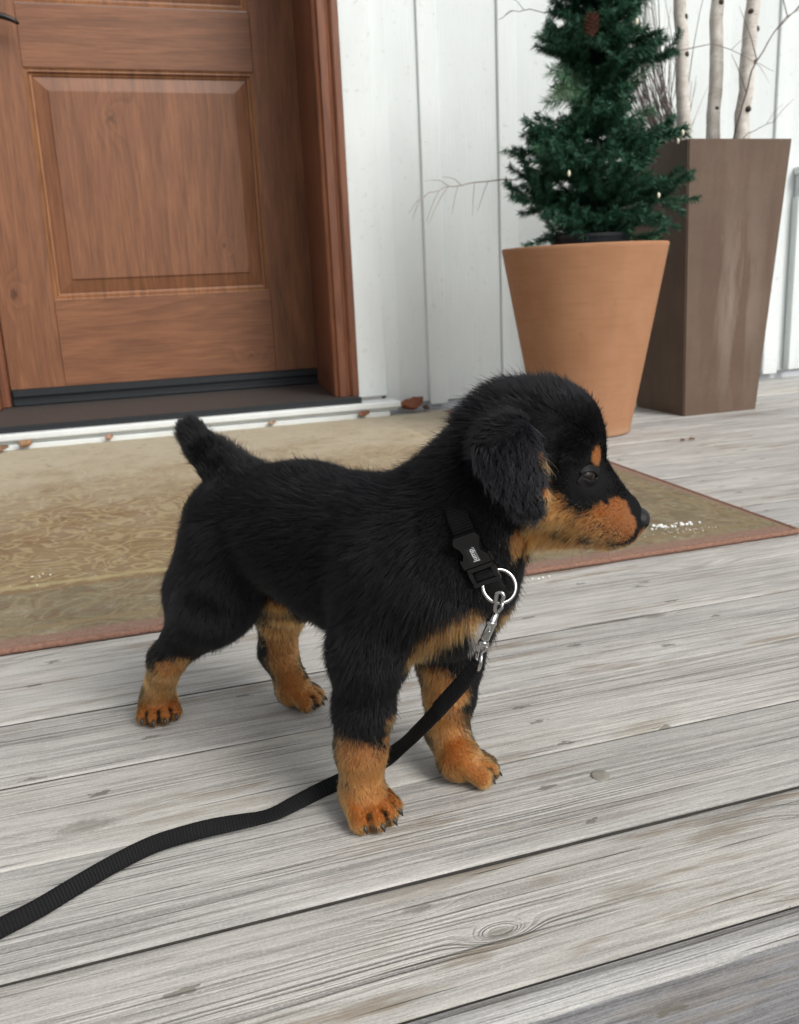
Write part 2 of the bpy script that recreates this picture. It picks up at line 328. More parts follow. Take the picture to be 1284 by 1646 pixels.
# ------------------------------------------------------------ deck, ground
def deck():
    bm = bmesh.new(); rng = random.Random(4)
    seams = [.3895, .497, .614, .733, .853, .972] + [.972+.1195*i for i in range(1, 15)]
    for a, b in zip(seams[:-1], seams[1:]):
        g_ = rng.choice((.0010, .0013, .0016)); dz = rng.uniform(-.0010, .0)
        x0 = -3.0
        nseg = 60; ys = [a+g_, a+g_+.0006, a+g_+.0030, (a+b)/2, b-g_-.0030, b-g_-.0006, b-g_]
        zs = [-.0014, -.0004, .0000, .0003, .0000, -.0004, -.0014]
        V = []; F = []
        for i in range(nseg+1):
            xx = x0+6.5*i/nseg
            wob = .0016*math.sin(xx*2.1+a*40)+.0010*math.sin(xx*5.3+a*90)
            V.append((xx, ys[0], -.03))
            for y_, z_ in zip(ys, zs): V.append((xx, y_+(wob if b-a > .1 else 0)*(1 if True else 0)*.35, z_+dz))
            V.append((xx, ys[-1], -.03))
        k = len(ys)+2; n_before = len(bm.faces)
        for i in range(nseg):
            for j in range(k-1): F.append((i*k+j, (i+1)*k+j, (i+1)*k+j+1, i*k+j+1))
        bm_add(bm, V, F); bm.faces.ensure_lookup_table()
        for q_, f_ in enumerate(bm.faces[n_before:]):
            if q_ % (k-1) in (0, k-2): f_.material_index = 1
    # dark framing seen through the gaps
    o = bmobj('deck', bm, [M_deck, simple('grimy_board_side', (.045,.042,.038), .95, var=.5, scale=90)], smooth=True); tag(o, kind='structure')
    bm = bmesh.new(); box(bm, -3, 3.5, .395, 2.64, -.20, -.034, 0, 0)
    tag(bmobj('deck_framing', bm, [simple('dark_joists', (.05,.047,.043), .9)]), kind='structure')
deck()
def fascia():
    V = []; F = []; prof = []
    n = 120
    for i in range(n+1):
        xx = -1.2+2.6*i/n
        w = .0022*math.sin(xx*9+.5)+.0016*math.sin(xx*23)+.0008*math.sin(xx*61)
        y0 = .3655-.006*xx*1.3+w
        for (y_, z_) in ((.3875, -.03), (.3875, -.003), (.3855, .0008), (.376, .0012), (y0+.004, .0004), (y0+.0012, -.0022), (y0, -.006), (y0-.0006, -.07), (y0-.0003, -.19)): V.append((xx, y_, z_))
    k = 9
    for i in range(n):
        for j in range(k-1): F.append((i*k+j, i*k+j+1, (i+1)*k+j+1, (i+1)*k+j))
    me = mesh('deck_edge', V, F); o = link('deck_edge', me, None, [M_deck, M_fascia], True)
    for p in me.polygons:
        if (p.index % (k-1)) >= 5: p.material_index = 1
    tag(o, kind='structure')
fascia()
gm = simple('pale_gravel', (.22,.21,.19), .95, var=.4, scale=30)
bm = bmesh.new(); vs = [bm.verts.new(p) for p in ((-60,-60,-.45), (60,-60,-.45), (60,60,-.45), (-60,60,-.45))]; bm.faces.new(vs)
tag(bmobj('ground', bm, [gm]), kind='structure')

# ------------------------------------------------------------ house
house = thing('house', 'white board-and-batten house front with a brown panelled wooden door', 'house', (1.0, 2.65, 0))
bm = bmesh.new(); box(bm, .787, 3.4, 2.62, 2.66, .026, 3.0, 0, .002)
box(bm, -2.6, -.52, 2.62, 2.66, .026, 3.0, 0, .002); box(bm, -.52, .787, 2.62, 2.66, 2.16, 3.0, 0, .002)
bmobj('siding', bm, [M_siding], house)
for i, bx_ in enumerate((.928, 1.172, 1.416, 1.660, 1.905, 2.149, 2.60, 2.85, 3.1)):
    bm = bmesh.new(); box(bm, bx_, bx_+.058, 2.610, 2.6215, .018 if i else .016, 3.0, 0, .002); bmobj('batten', bm, [M_trim], house)
for bx_ in (-.84, -1.08, -1.32): 
    bm = bmesh.new(); box(bm, bx_, bx_+.058, 2.610, 2.6215, .018, 3.0, 0, .002); bmobj('batten', bm, [M_trim], house)
bm = bmesh.new(); box(bm, .698, .786, 2.594, 2.64, .058, 2.3, 0, .002); box(bm, .7875, .835, 2.6165, 2.6225, .030, 2.9, 0, .001)
bmobj('corner_board', bm, [M_trim], house)
bm = bmesh.new(); box(bm, .70, 3.4, 2.634, 2.65, -.002, .0255, 0, .001); bmobj('skirt_board', bm, [M_skirt], house)
# far right: low panel with a projecting ledge
bm = bmesh.new(); box(bm, 2.236, 3.3, 2.560, 2.618, .668, .694, 0, .003); box(bm, 2.242, 3.3, 2.585, 2.617, .600, .6675, 0, .002)
box(bm, 2.236, 2.262, 2.588, 2.6175, .03, .5995, 0, .002); bmobj('ledge', bm, [M_trim], house)
# recess reveal: jambs and casing on the right
bm = bmesh.new()
box(bm, .680, .700, 2.606, 3.10, .064, 2.2, 0, .001)                  # jamb lining
bmobj('door_jamb', bm, [M_jamb], house)
bm = bmesh.new()
for x0, x1, y0, bv in ((.629, .6365, 2.597, .002), (.637, .646, 2.590, .003), (.6465, .668, 2.586, .0025), (.6685, .678, 2.592, .003), (.6785, .6965, 2.584, .003)):
    pass
prof = [(.679, 2.640), (.629, 2.640), (.629, 2.604), (.6335, 2.600), (.6375, 2.603), (.640, 2.5985), (.6425, 2.594), (.662, 2.592), (.6655, 2.596), (.668, 2.5985), (.672, 2.597), (.676, 2.590), (.680, 2.5865), (.6945, 2.5865), (.6975, 2.590), (.6975, 2.640)]
poly_prism(bm, [(x, y, .0655) for x, y in prof], (0, 0, 2.2)); bmobj('door_casing', bm, [M_jamb], house)
bm = bmesh.new(); box(bm, .629, .6795, 2.6405, 3.028, .0655, 2.2, 0, .001)
# deep side reveal: narrows the opening so only its inner face shows
bm.free(); bm = bmesh.new()
poly_prism(bm, [(.634, 2.641, .0655), (.6795, 2.641, .0655), (.7, 3.10, .0655), (.680, 3.10, .0655)], (0, 0, 2.1)); bmobj('door_jamb', bm, [M_jamb], house)
bm = bmesh.new(); box(bm, -.345, -.2955, 3.005, 3.10, .0655, 2.2, 0, .002); box(bm, -.360, -.318, 2.94, 3.0045, .0655, 2.2, 0, .003); bmobj('door_jamb', bm, [M_jamb], house)
bm = bmesh.new(); box(bm, -.60, -.361, 3.0, 3.04, .0655, 2.2, 0, .002); bmobj('side_panel', bm, [M_doorV], house)
bm = bmesh.new(); box(bm, -.60, .70, 2.7, 3.1, 2.14, 2.2, 0, .002); bmobj('door_head', bm, [M_jamb], house)
bm = bmesh.new(); box(bm, -2.6, -.60, 2.7, 3.1, 0, 2.2, 0, .002); bmobj('inner_wall', bm, [M_siding], house)
# threshold and sill
bm = bmesh.new(); box(bm, -.9, .6915, 2.552, 3.10, .0505, .0645, 0, .002); th = bmobj('threshold', bm, [M_sill], house)
bm = bmesh.new(); box(bm, -.9, .6925, 2.546, 2.5515, .049, .0655, 0, .001); box(bm, -.9, .6925, 2.5405, 2.5455, .049, .0555, 0, .001)
bmobj('nosing', bm, [M_rubber], th)
bm = bmesh.new(); box(bm, -.9, .805, 2.520, 2.60, .030, .0485, 0, .004, 2); box(bm, -.9, .800, 2.536, 2.60, .020, .0295, 0, .002)
box(bm, -.9, .772, 2.528, 2.60, -.001, .0195, 0, .002); bmobj('door_sill', bm, [M_trim], house)
# the door
DF = 3.036
def vpanel(bmP, bmM, x0, x1, z0, z1):
    # raised panel: sticking moulding, groove, bevel, raised field
    rings = [(0, 0), (.006, .004), (.010, .0035), (.014, .011), (.020, .0125), (.0215, .017)]
    def rect(d, y): return [(x0+d, DF+y, z0+d), (x1-d, DF+y, z0+d), (x1-d, DF+y, z1-d), (x0+d, DF+y, z1-d)]
    def rings_to(bm, rs, fill):
        V = []; F = []
        for d, y in rs: V += rect(d, y)
        for i in range(len(rs)-1):
            for k in range(4): F.append((i*4+k, i*4+(k+1) % 4, (i+1)*4+(k+1) % 4, (i+1)*4+k))
        if fill: n = len(rs)-1; F.append((n*4, n*4+1, n*4+2, n*4+3))
        bm_add(bm, V, F)
    rings_to(bmM, rings, False)
    rings_to(bmP, [(.0215, .017), (.0225, .0155), (.060, .0065), (.0608, .0035), (.0625, .0028)], True)
door = bpy.data.objects.new('door', None); COL.objects.link(door); door.location = (.19, DF, .07); door.parent = house
door.matrix_parent_inverse = Matrix.Translation(-Vector(house.location))
def dchild(name, bm, mats, smooth=False):
    me = bpy.data.meshes.new(name); bmesh.ops.recalc_face_normals(bm, faces=bm.faces); bm.to_mesh(me); bm.free()
    for m in mats: me.materials.append(m)
    o = bpy.data.objects.new(name, me); COL.objects.link(o); o.parent = door; o.matrix_parent_inverse = Matrix.Translation(-Vector(door.location)); 
    if smooth: me.polygons.foreach_set('use_smooth', [True]*len(me.polygons))
    return o
E1, G1 = DF+.044, .0006
bm = bmesh.new()
box(bm, -.2935, -.1334, DF, E1, .116, 2.13, 0, .0008); box(bm, .5366, .679, DF, E1, .116, 2.13, 0, .0008)   # stiles
for z0, z1 in ((.116, .3763), (1.0367, 1.205), (1.98, 2.13)): box(bm, -.1326, .5358, DF+.0003, E1-.001, z0, z1, 1, .0008)
dchild('door_frame', bm, [M_doorV, M_doorH])
for z0, z1 in ((.3770, 1.0360), (1.2055, 1.9795)):
    bp, bq = bmesh.new(), bmesh.new(); vpanel(bp, bq, -.1326, .5358, z0, z1)
    dchild('moulding', bq, [M_mould]); dchild('panel', bp, [M_doorV])
bm = bmesh.new(); box(bm, -.2925, .678, DF-.004, E1, .070, .1155, 0, .002); box(bm, -.290, .676, DF-.016, DF-.0045, .092, .1135, 0, .003)
box(bm, -.290, .676, DF-.020, DF-.0045, .0655, .080, 0, .003); dchild('door_sweep', bm, [M_rubber])
bm = bmesh.new()
V, F = tube([(-.235, DF-.004, 1.150), (-.235, DF-.055, 1.150)], [.012, .010], 16); bm_add(bm, V, F)
pts = [(-.240, DF-.055, 1.150), (-.215, DF-.056, 1.154), (-.19, DF-.056, 1.156), (-.165, DF-.056, 1.154), (-.145, DF-.056, 1.148), (-.130, DF-.056, 1.140), (-.124, DF-.056, 1.135)]
V, F = tube(pts, [.010, .0095, .009, .0085, .0075, .006, .003], 12); bm_add(bm, V, F)
V, F = tube([(-.235, DF, 1.150), (-.235, DF-.008, 1.150)], [.030, .028], 24); bm_add(bm, V, F)
dchild('handle', bm, [M_bronze], True)

# ------------------------------------------------------------ rug
def rug():
    nx, ny = 150, 90; V = []; F = []
    t = thing('door_rug', 'worn beige patterned wool rug with reddish brown edge before the door', 'rug', (-.1, 1.8, 0))
    def P(i, j, top=True):
        s = i/nx; q = j/ny
        xl = -1.6; xr = .935+.062*q*1.5/.54*.36
        y = 1.040+.004*(s-.6)+q*1.488
        x = xl+(xr-xl)*s
        return x, y
    def hh(i, j):
        x, y = P(i, j); h = .0082+.0011*mn.noise(Vector((x*4, y*4, 1)))+.0006*mn.noise(Vector((x*30, y*30, 3)))
        if j == 0 or i == nx or j == ny: h = .0062
        return h
    for j in range(ny+1):
        for i in range(nx+1): x, y = P(i, j); V.append((x, y, hh(i, j)))
    for j in range(ny):
        for i in range(nx): a = j*(nx+1)+i; F.append((a, a+1, a+nx+2, a+nx+1))
    link('pile', mesh('pile', V, F), t, [M_rug], True)
    # bound edge: a lumpy cord
    for ends in ('front', 'side'):
        pts = []; rad = []
        if ends == 'front':
            for k in range(500): i = k/499*nx; x, y = P(i, 0); pts.append((x, y-.001+.0008*mn.noise(Vector((x*60, 0, 0))), .0043)); rad.append(.0042+.0007*mn.noise(Vector((x*230, 5, 0))))
        else:
            for k in range(200): j = k/199*ny; x, y = P(nx, j); pts.append((x+.001, y, .0043)); rad.append(.0042+.0007*mn.noise(Vector((y*230, 9, 0))))
        tubeobj('binding', pts, rad, M_rugedge, t, 8)
rug()

# ------------------------------------------------------------ terracotta pot
def mat_terra():
    g = NG('terracotta_ribbed', .75, .3); p = g.sep(g.pos())
    a = g.m_('SINE', g.m_('MULTIPLY', p[2], 6.2832/.0033))
    n = g.noise(g.pos(), 14, 4, .6); n2 = g.noise(g.comb(g.m_('MULTIPLY', p[0], 10.0), g.m_('MULTIPLY', p[1], 10.0), g.m_('MULTIPLY', p[2], 120.0)), 1, 3, .6)
    c = g.mix(g.ramp(n, [(.3, 0.0), (.7, 1.0)]), (.41,.205,.105), (.48,.252,.138))
    c = g.mix(g.m_('MULTIPLY', g.ramp(n2, [(.35, 1.0), (.5, 0.0)]), .3), c, (.36,.165,.075))
    c = g.mix(g.m_('MULTIPLY', g.ramp(a, [(0, 1.0), (.6, 0.0)]), .38), c, (.27,.12,.058))
    sp = g.noise(g.pos(), 38, 2, .5)
    c = g.mix(g.m_('MULTIPLY', g.ramp(sp, [(.70, 0.0), (.76, 1.0)]), .35), c, (.27,.10,.045))
    low = g.ramp(g.m_('ADD', p[2], g.m_('MULTIPLY', n, .03)), [(.018, 1.0), (.045, 0.0)])
    c = g.mix(g.m_('MULTIPLY', low, .5), c, (.45,.30,.20))
    return g.done(c, None, g.bump(a, .0005, .8))
PX, PY = 1.117, 2.005
pot = thing('plant_pot', 'tall ribbed terracotta coloured pot holding the small artificial fir', 'plant pot', (PX, PY, 0))
prof = [(.0, .004), (.108, .004), (.1135, .0015), (.116, .005)]
H0, Ra, Rb = .449, .1135, .196
for i in range(1, 60): t = i/60; prof.append((Ra+(Rb-Ra)*t**.97, .006+(H0-.010)*t))
prof += [(Rb+.0005, H0-.003), (Rb-.001, H0), (Rb-.008, H0), (Rb-.010, H0-.004), (Rb-.03, H0-.12), (.12, .2), (0, .2)]
V, F = lathe(prof, 160); V = [(x+PX, y+PY, z) for x, y, z in V]; link('pot_shell', mesh('pot_shell', V, F), pot, [mat_terra()], True)
V, F = lathe([(0, .401), (.10, .402), (.176, .400)], 48); V = [(x+PX, y+PY, z+.006*mn.noise(Vector((x*50, y*50, 0)))) for x, y, z in V]
link('soil', mesh('soil', V, F), pot, [simple('dark_soil', (.03,.022,.016), .95, var=.6, scale=200, bumpd=.004)], True)
tub = thing('nursery_pot', 'black plastic nursery pot sunk inside the terracotta pot', 'nursery pot', (PX, PY, .40))
V, F = lathe([(.080, .41), (.0905, .4660), (.0930, .4660), (.0935, .4735), (.0890, .4735), (.086, .45), (0, .45)], 40); 
V = [(PX+.01+(x*math.cos(R(62))-y*math.sin(R(62)))*1.05, PY-.01+x*math.sin(R(62))+y*math.cos(R(62)), z) for x, y, z in V]
link('pot_shell', mesh('pot_shell', V, F), tub, [simple('black_plastic', (.010,.012,.016), .45)])

# ------------------------------------------------------------ artificial fir
def fir():
    rng = random.Random(11); nrg = np.random.default_rng(5)
    TX, TY = 1.150, 2.01
    t = thing('artificial_fir', 'small dark green artificial fir standing in the terracotta pot', 'tree', (TX, TY, .41))
    pts = [(TX+.004*math.sin(i), TY, .41+i*.08) for i in range(12)]
    tubeobj('trunk', pts, [.012-.0006*i for i in range(12)], simple('fir_trunk_wrap', (.018,.03,.028), .8, var=.4), t, 10)
    prof = [(.465,.10),(.49,.15),(.52,.20),(.55,.235),(.58,.20),(.62,.175),(.66,.19),(.70,.175),(.73,.08),(.765,.055),(.79,.09),(.83,.13),(.88,.145),(.92,.12),(.96,.13),(1.0,.11),(1.06,.10),(1.14,.09),(1.22,.07)]
    def L(z):
        for (a, la), (b, lb) in zip(prof[:-1], prof[1:]):
            if a <= z <= b: return la+(lb-la)*(z-a)/(b-a)
        return .08
    stems = []  # (points list, needle length)
    def stem(p0, d0, length, up, nl, sub=True):
        n = 9; p = Vector(p0); d = Vector(d0).normalized(); pts = [p.copy()]
        for i in range(n):
            d = (d+Vector((rng.gauss(0, .10), rng.gauss(0, .10), up/n+rng.gauss(0, .07)))).normalized(); p = p+d*length/n; pts.append(p.copy())
        stems.append((pts, nl))
        if sub:
            for k in (1, 2, 3, 4, 5, 6, 7):
                if rng.random() < .85:
                    s_ = rng.choice((-1, 1)); dd = (pts[k+1]-pts[k]).normalized(); side = dd.cross(Vector((0, 0, 1))).normalized()*s_
                    stem(pts[k], dd*.7+side*rng.uniform(.5, .9)+Vector((0, 0, rng.uniform(-.25, .45))), length*rng.uniform(.26, .42), .25, nl*.95, False)
    az0 = 0; z = .462
    while z < 1.2:
        m = rng.choice((6, 7, 7))
        for k in range(m):
            az = az0+2*math.pi*k/m+rng.gauss(0, .25); l = L(z)*rng.uniform(.75, 1.08)
            zz = z+rng.uniform(-.012, .012)
            stem((TX, TY, zz), (math.cos(az), math.sin(az), rng.uniform(-.30, .12)), l, rng.uniform(.1, .75), .0185)
        az0 += 1.1; z += .026 if z < .72 or z > .79 else .034
    # particular limbs that stand out in the outline
    for p0, p1 in (((TX, TY, .575), (1.405, 1.99, .575)), ((TX, TY, .56), (.925, 1.98, .555)), ((TX, TY, .66), (.955, 1.98, .655)), ((TX, TY, .68), (1.39, 2.0, .70)), ((TX, TY, .70), (.965, 1.95, .725)), ((TX, TY, .87), (.99, 1.93, .875)), ((TX, TY, .86), (1.34, 2.0, .89)), ((TX, TY, .50), (.96, 1.97, .475)), ((TX, TY, .60), (.945, 1.90, .615)), ((TX, TY, .49), (1.22, 1.86, .455))):
        d = Vector(p1)-Vector(p0); stem(p0, d-Vector((0, 0, .3*d.length)), d.length*1.02, .55, .0185)
    stem((TX, TY, .785), (-.92, -.30, -.02), .205, .1, .034, False); stem((TX, TY, .80), (-.88, -.40, .05), .17, .1, .032, False); stem((TX, TY, .775), (-.9, -.2, -.12), .15, .1, .030, False)
    stem((TX, TY, .76), (.85, -.3, .35), .15, .3, .032, False); stem((TX, TY, .70), (.7, -.6, .25), .14, .3, .030, False)
    stem((TX, TY, .92), (.75, -.5, .5), .13, .1, .030, False)
    Vs = []; tint = []; base = 0
    for pts, nl in stems:
        P = np.array([tuple(p) for p in pts]); seg = len(P)-1; length = np.linalg.norm(P[-1]-P[0])
        cnt = int(length*(2600 if nl < .02 else 2600))+26
        u = nrg.random(cnt)*seg*1.0; i = np.minimum(u.astype(int), seg-1); f = (u-i)[:, None]
        p = P[i]*(1-f)+P[i+1]*f; d = P[i+1]-P[i]; d /= np.linalg.norm(d, axis=1)[:, None]
        rnd = nrg.normal(size=(cnt, 3)); rad = rnd-d*(rnd*d).sum(1)[:, None]; rad /= np.linalg.norm(rad, axis=1)[:, None]
        nd = d*.75+rad*.85+nrg.normal(size=(cnt, 3))*.12; nd /= np.linalg.norm(nd, axis=1)[:, None]
        ln = nl*(.7+.45*nrg.random(cnt))[:, None]; wv = np.cross(nd, nrg.normal(size=(cnt, 3))); wv /= np.linalg.norm(wv, axis=1)[:, None]
        w_ = .00075 if nl < .022 else .00045
        a = p-wv*w_; b = p+wv*w_; m1 = p+nd*ln*.6+wv*w_*.9-np.array([0, 0, .06])*ln; m0 = p+nd*ln*.6-wv*w_*.9-np.array([0, 0, .06])*ln; c = p+nd*ln-np.array([0, 0, .16])*ln
        Vs.append(np.stack([a, b, m1, c, m0], 1).reshape(-1, 3)); tb = nrg.random(cnt)*.55+rng.random()*.45; tint.append(np.repeat(tb+(.6 if nl > .022 else 0), 5))
        for q in range(0): pass
    V = np.concatenate(Vs); N = len(V)//5; F = (np.arange(N)[:, None]*5+np.arange(5)[None]).astype(np.int32)
    me = npmesh('foliage', V, F); at = me.attributes.new('tint', 'FLOAT', 'POINT'); at.data.foreach_set('value', np.concatenate(tint).astype(np.float32))
    g = NG('fir_needles', .5, .35); at_ = g.t.nodes.new('ShaderNodeAttribute'); at_.attribute_name = 'tint'
    c = g.ramp(g.m_('MULTIPLY', at_.outputs['Fac'], .62), [(0, (.010,.044,.026)), (.35, (.030,.108,.060)), (.62, (.072,.180,.104)), (1, (.18,.27,.155))])
    link('foliage', me, t, [g.done(c)])
    # stems as brown-green wire
    bm = bmesh.new()
    for pts, nl in stems:
        V_, F_ = tube(pts, [.0018-.00012*i for i in range(len(pts))], 5); bm_add(bm, V_, F_)
    bmobj('branches', bm, [simple('wire_stem', (.022,.045,.030), .8, var=.6)], t, True)
    # small cream light bulbs and a reddish pine cone
    mb = simple('cream_bulb', (.75,.70,.55), .3)
    for bx_ in ((1.345, 1.97, .678), (1.23, 1.87, .548), (1.33, 1.93, .690), (1.02, 1.9, .60), (1.16, 1.86, .90)):
        V_, F_ = tube([Vector(bx_)+Vector((0, 0, q)) for q in (-.006, -.003, .002, .006, .0075)], [.0015, .0032, .0038, .002, .0003], 8); link('light_bulb', mesh('light_bulb', V_, F_), t, [mb], True)
    bm = bmesh.new(); c0 = Vector((1.074, 1.90, .900))
    for i in range(60):
        zz = -.02+.04*i/60; rr = .015*math.sqrt(max(.05, 1-(zz/.022)**2)); a = i*2.4
        d = Vector((math.cos(a), math.sin(a), .5)); q = c0+Vector((math.cos(a)*rr*.5, math.sin(a)*rr*.5, zz)); s_ = d.cross(Vector((0, 0, 1))).normalized()
        bm_add(bm, [q-s_*.003, q+s_*.003, q+d*.009+s_*.004, q+d*.012, q+d*.009-s_*.004, q+Vector((0, 0, -.004))], [(0, 1, 2, 3, 4), (5, 1, 0)])
    bmobj('pine_cone', bm, [simple('reddish_cone', (.17,.075,.055), .8, var=.6)], t)
fir()

# ------------------------------------------------------------ tall brown planter
def planter():
    g = NG('rusty_brown_metal', .62, .35); p = g.sep(g.pos())
    n = g.noise(g.pos(), 6, 5, .65); v = g.noise(g.comb(g.m_('MULTIPLY', p[0], 26.0), g.m_('MULTIPLY', p[1], 26.0), g.m_('MULTIPLY', p[2], 3.2)), 1, 5, .65)
    c = g.mix(g.ramp(n, [(.3, 0.0), (.7, 1.0)]), (.105,.070,.049), (.145,.101,.073))
    c = g.mix(g.m_('MULTIPLY', g.ramp(v, [(.42, 1.0), (.55, 0.0)]), .35), c, (.105,.058,.040))
    cx = g.m_('SUBTRACT', p[0], 1.60); cz = g.m_('SUBTRACT', p[2], .30)
    d2 = g.m_('ADD', g.m_('MULTIPLY', g.m_('MULTIPLY', cx, cx), 260.0), g.m_('MULTIPLY', g.m_('MULTIPLY', cz, cz), 26.0))
    patch = g.m_('MULTIPLY', g.m_('POWER', 2.718, g.m_('MULTIPLY', d2, -1.0)), g.ramp(v, [(.42, 0.0), (.62, 1.0)]))
    c = g.mix(g.m_('MULTIPLY', patch, .7), c, (.27,.215,.175))
    sp = g.noise(g.pos(), 130, 3, .6); c = g.mix(g.m_('MULTIPLY', g.ramp(sp, [(.62, 0.0), (.75, 1.0)]), .25), c, (.24,.19,.155))
    m = g.done(c, None, g.bump(n, .0015, .4))
    t = thing('tall_planter', 'tall tapered square brown planter holding birch poles', 'planter', (1.575, 2.19, 0))
    cx, cy = 1.576, 2.192; b_, t_, Hh = .1165, .1545, .694; th_ = .006
    V = []; 
    for s_, z_ in ((b_, 0.0), (t_, Hh), (t_-th_, Hh), (t_-th_-.02, .50)):
        V += [(cx-s_, cy-s_, z_), (cx+s_, cy-s_, z_), (cx+s_, cy+s_, z_), (cx-s_, cy+s_, z_)]
    F = [(3, 2, 1, 0)]
    for i in range(3):
        for k in range(4): F.append((i*4+k, i*4+(k+1) % 4, (i+1)*4+(k+1) % 4, (i+1)*4+k))
    bm = bmesh.new(); bm_add(bm, V, F)
    es = [e for e in bm.edges if abs(e.verts[0].co.z-e.verts[1].co.z) > .6]
    bmesh.ops.bevel(bm, geom=es, offset=.003, segments=2, affect='EDGES')
    bmobj('planter_shell', bm, [m], t)
    s_ = t_-.027; bm = bmesh.new(); bm_add(bm, [(cx-s_, cy-s_, .52), (cx+s_, cy-s_, .52), (cx+s_, cy+s_, .52), (cx-s_, cy+s_, .52)], [(0, 1, 2, 3)])
    bmobj('filling', bm, [simple('planter_filling', (.06,.045,.035), .95, var=.5)], t)
planter()

def birch():
    g = NG('birch_bark', .7, .3); p = g.sep(g.pos())
    a = g.noise(g.comb(g.m_('MULTIPLY', p[0], 30.0), g.m_('MULTIPLY', p[1], 30.0), g.m_('MULTIPLY', p[2], 260.0)), 1, 4, .6)
    b = g.noise(g.pos(), 26, 4, .65)
    c = g.mix(g.ramp(b, [(.35, 0.0), (.65, 1.0)]), (.50,.46,.41), (.70,.67,.62))
    c = g.mix(g.m_('MULTIPLY', g.ramp(a, [(.60, 0.0), (.68, 1.0)]), .6), c, (.24,.20,.165))
    sp = g.noise(g.comb(p[0], p[1], g.m_('MULTIPLY', p[2], 1.6)), 62, 3, .6)
    c = g.mix(g.m_('MULTIPLY', g.ramp(sp, [(.62, 0.0), (.70, 1.0)]), .55), c, (.22,.17,.12))
    m = g.done(c, None, g.bump(g.m_('ADD', a, b), .0018))
    mk = simple('birch_knot', (.055,.038,.030), .9, var=.5)
    specs = [((1.478, 2.12, .50), (1.468, 2.12, .72), (1.438, 2.12, 1.05), .0165, 'leftmost white birch pole with two dark knots in the tall planter', [(.90, .4), (.985, .9)]),
             ((1.648, 2.25, .50), (1.647, 2.25, .73), (1.642, 2.25, 1.08), .0185, 'middle white birch pole in the tall planter, standing straight', [(.80, -.2), (1.06, .3)]),
             ((1.662, 2.15, .50), (1.679, 2.17, .72), (1.702, 2.18, 1.05), .0200, 'thickest white birch pole on the right, leaning right in the planter', [(.785, .1), (.90, .7), (.98, .75), (1.02, -.8)])]
    rng = random.Random(3)
    for k, (a_, b_, c_, r_, lab, kn) in enumerate(specs):
        a_, b_, c_ = Vector(a_), Vector(b_), Vector(c_); d = (c_-b_)
        t = thing('birch_pole', lab, 'birch pole', a_, 'birch poles in the tall planter')
        pts = [a_, b_] + [b_+d*q/6+Vector((rng.gauss(0, .0022), rng.gauss(0, .0022), 0)) for q in range(1, 16)]
        rad = [r_*(1.0-.014*i)*(1+rng.uniform(-.03, .03)) for i in range(len(pts))]
        P2 = []; R2 = []
        for i in range(len(pts)-1):
            for q in range(4): f = q/4; P2.append(pts[i].lerp(pts[i+1], f)); R2.append((rad[i]*(1-f)+rad[i+1]*f)*(1+.02*math.sin(i*7+q*2.2)))
        tubeobj('pole_bark', P2, R2, m, t, 20)
        for zk, ak in kn:
            ax_ = b_+d*((zk-b_.z)/d.z); dirv = Vector((math.sin(ak), -math.cos(ak), 0))
            V, F = tube([ax_+dirv*(r_*.7), ax_+dirv*(r_*.93), ax_+dirv*(r_*1.08), ax_+dirv*(r_*1.10)], [.0085, .0075, .0042, .001], 10)
            link('bark_knot', mesh('bark_knot', V, F), t, [mk], True)
birch()

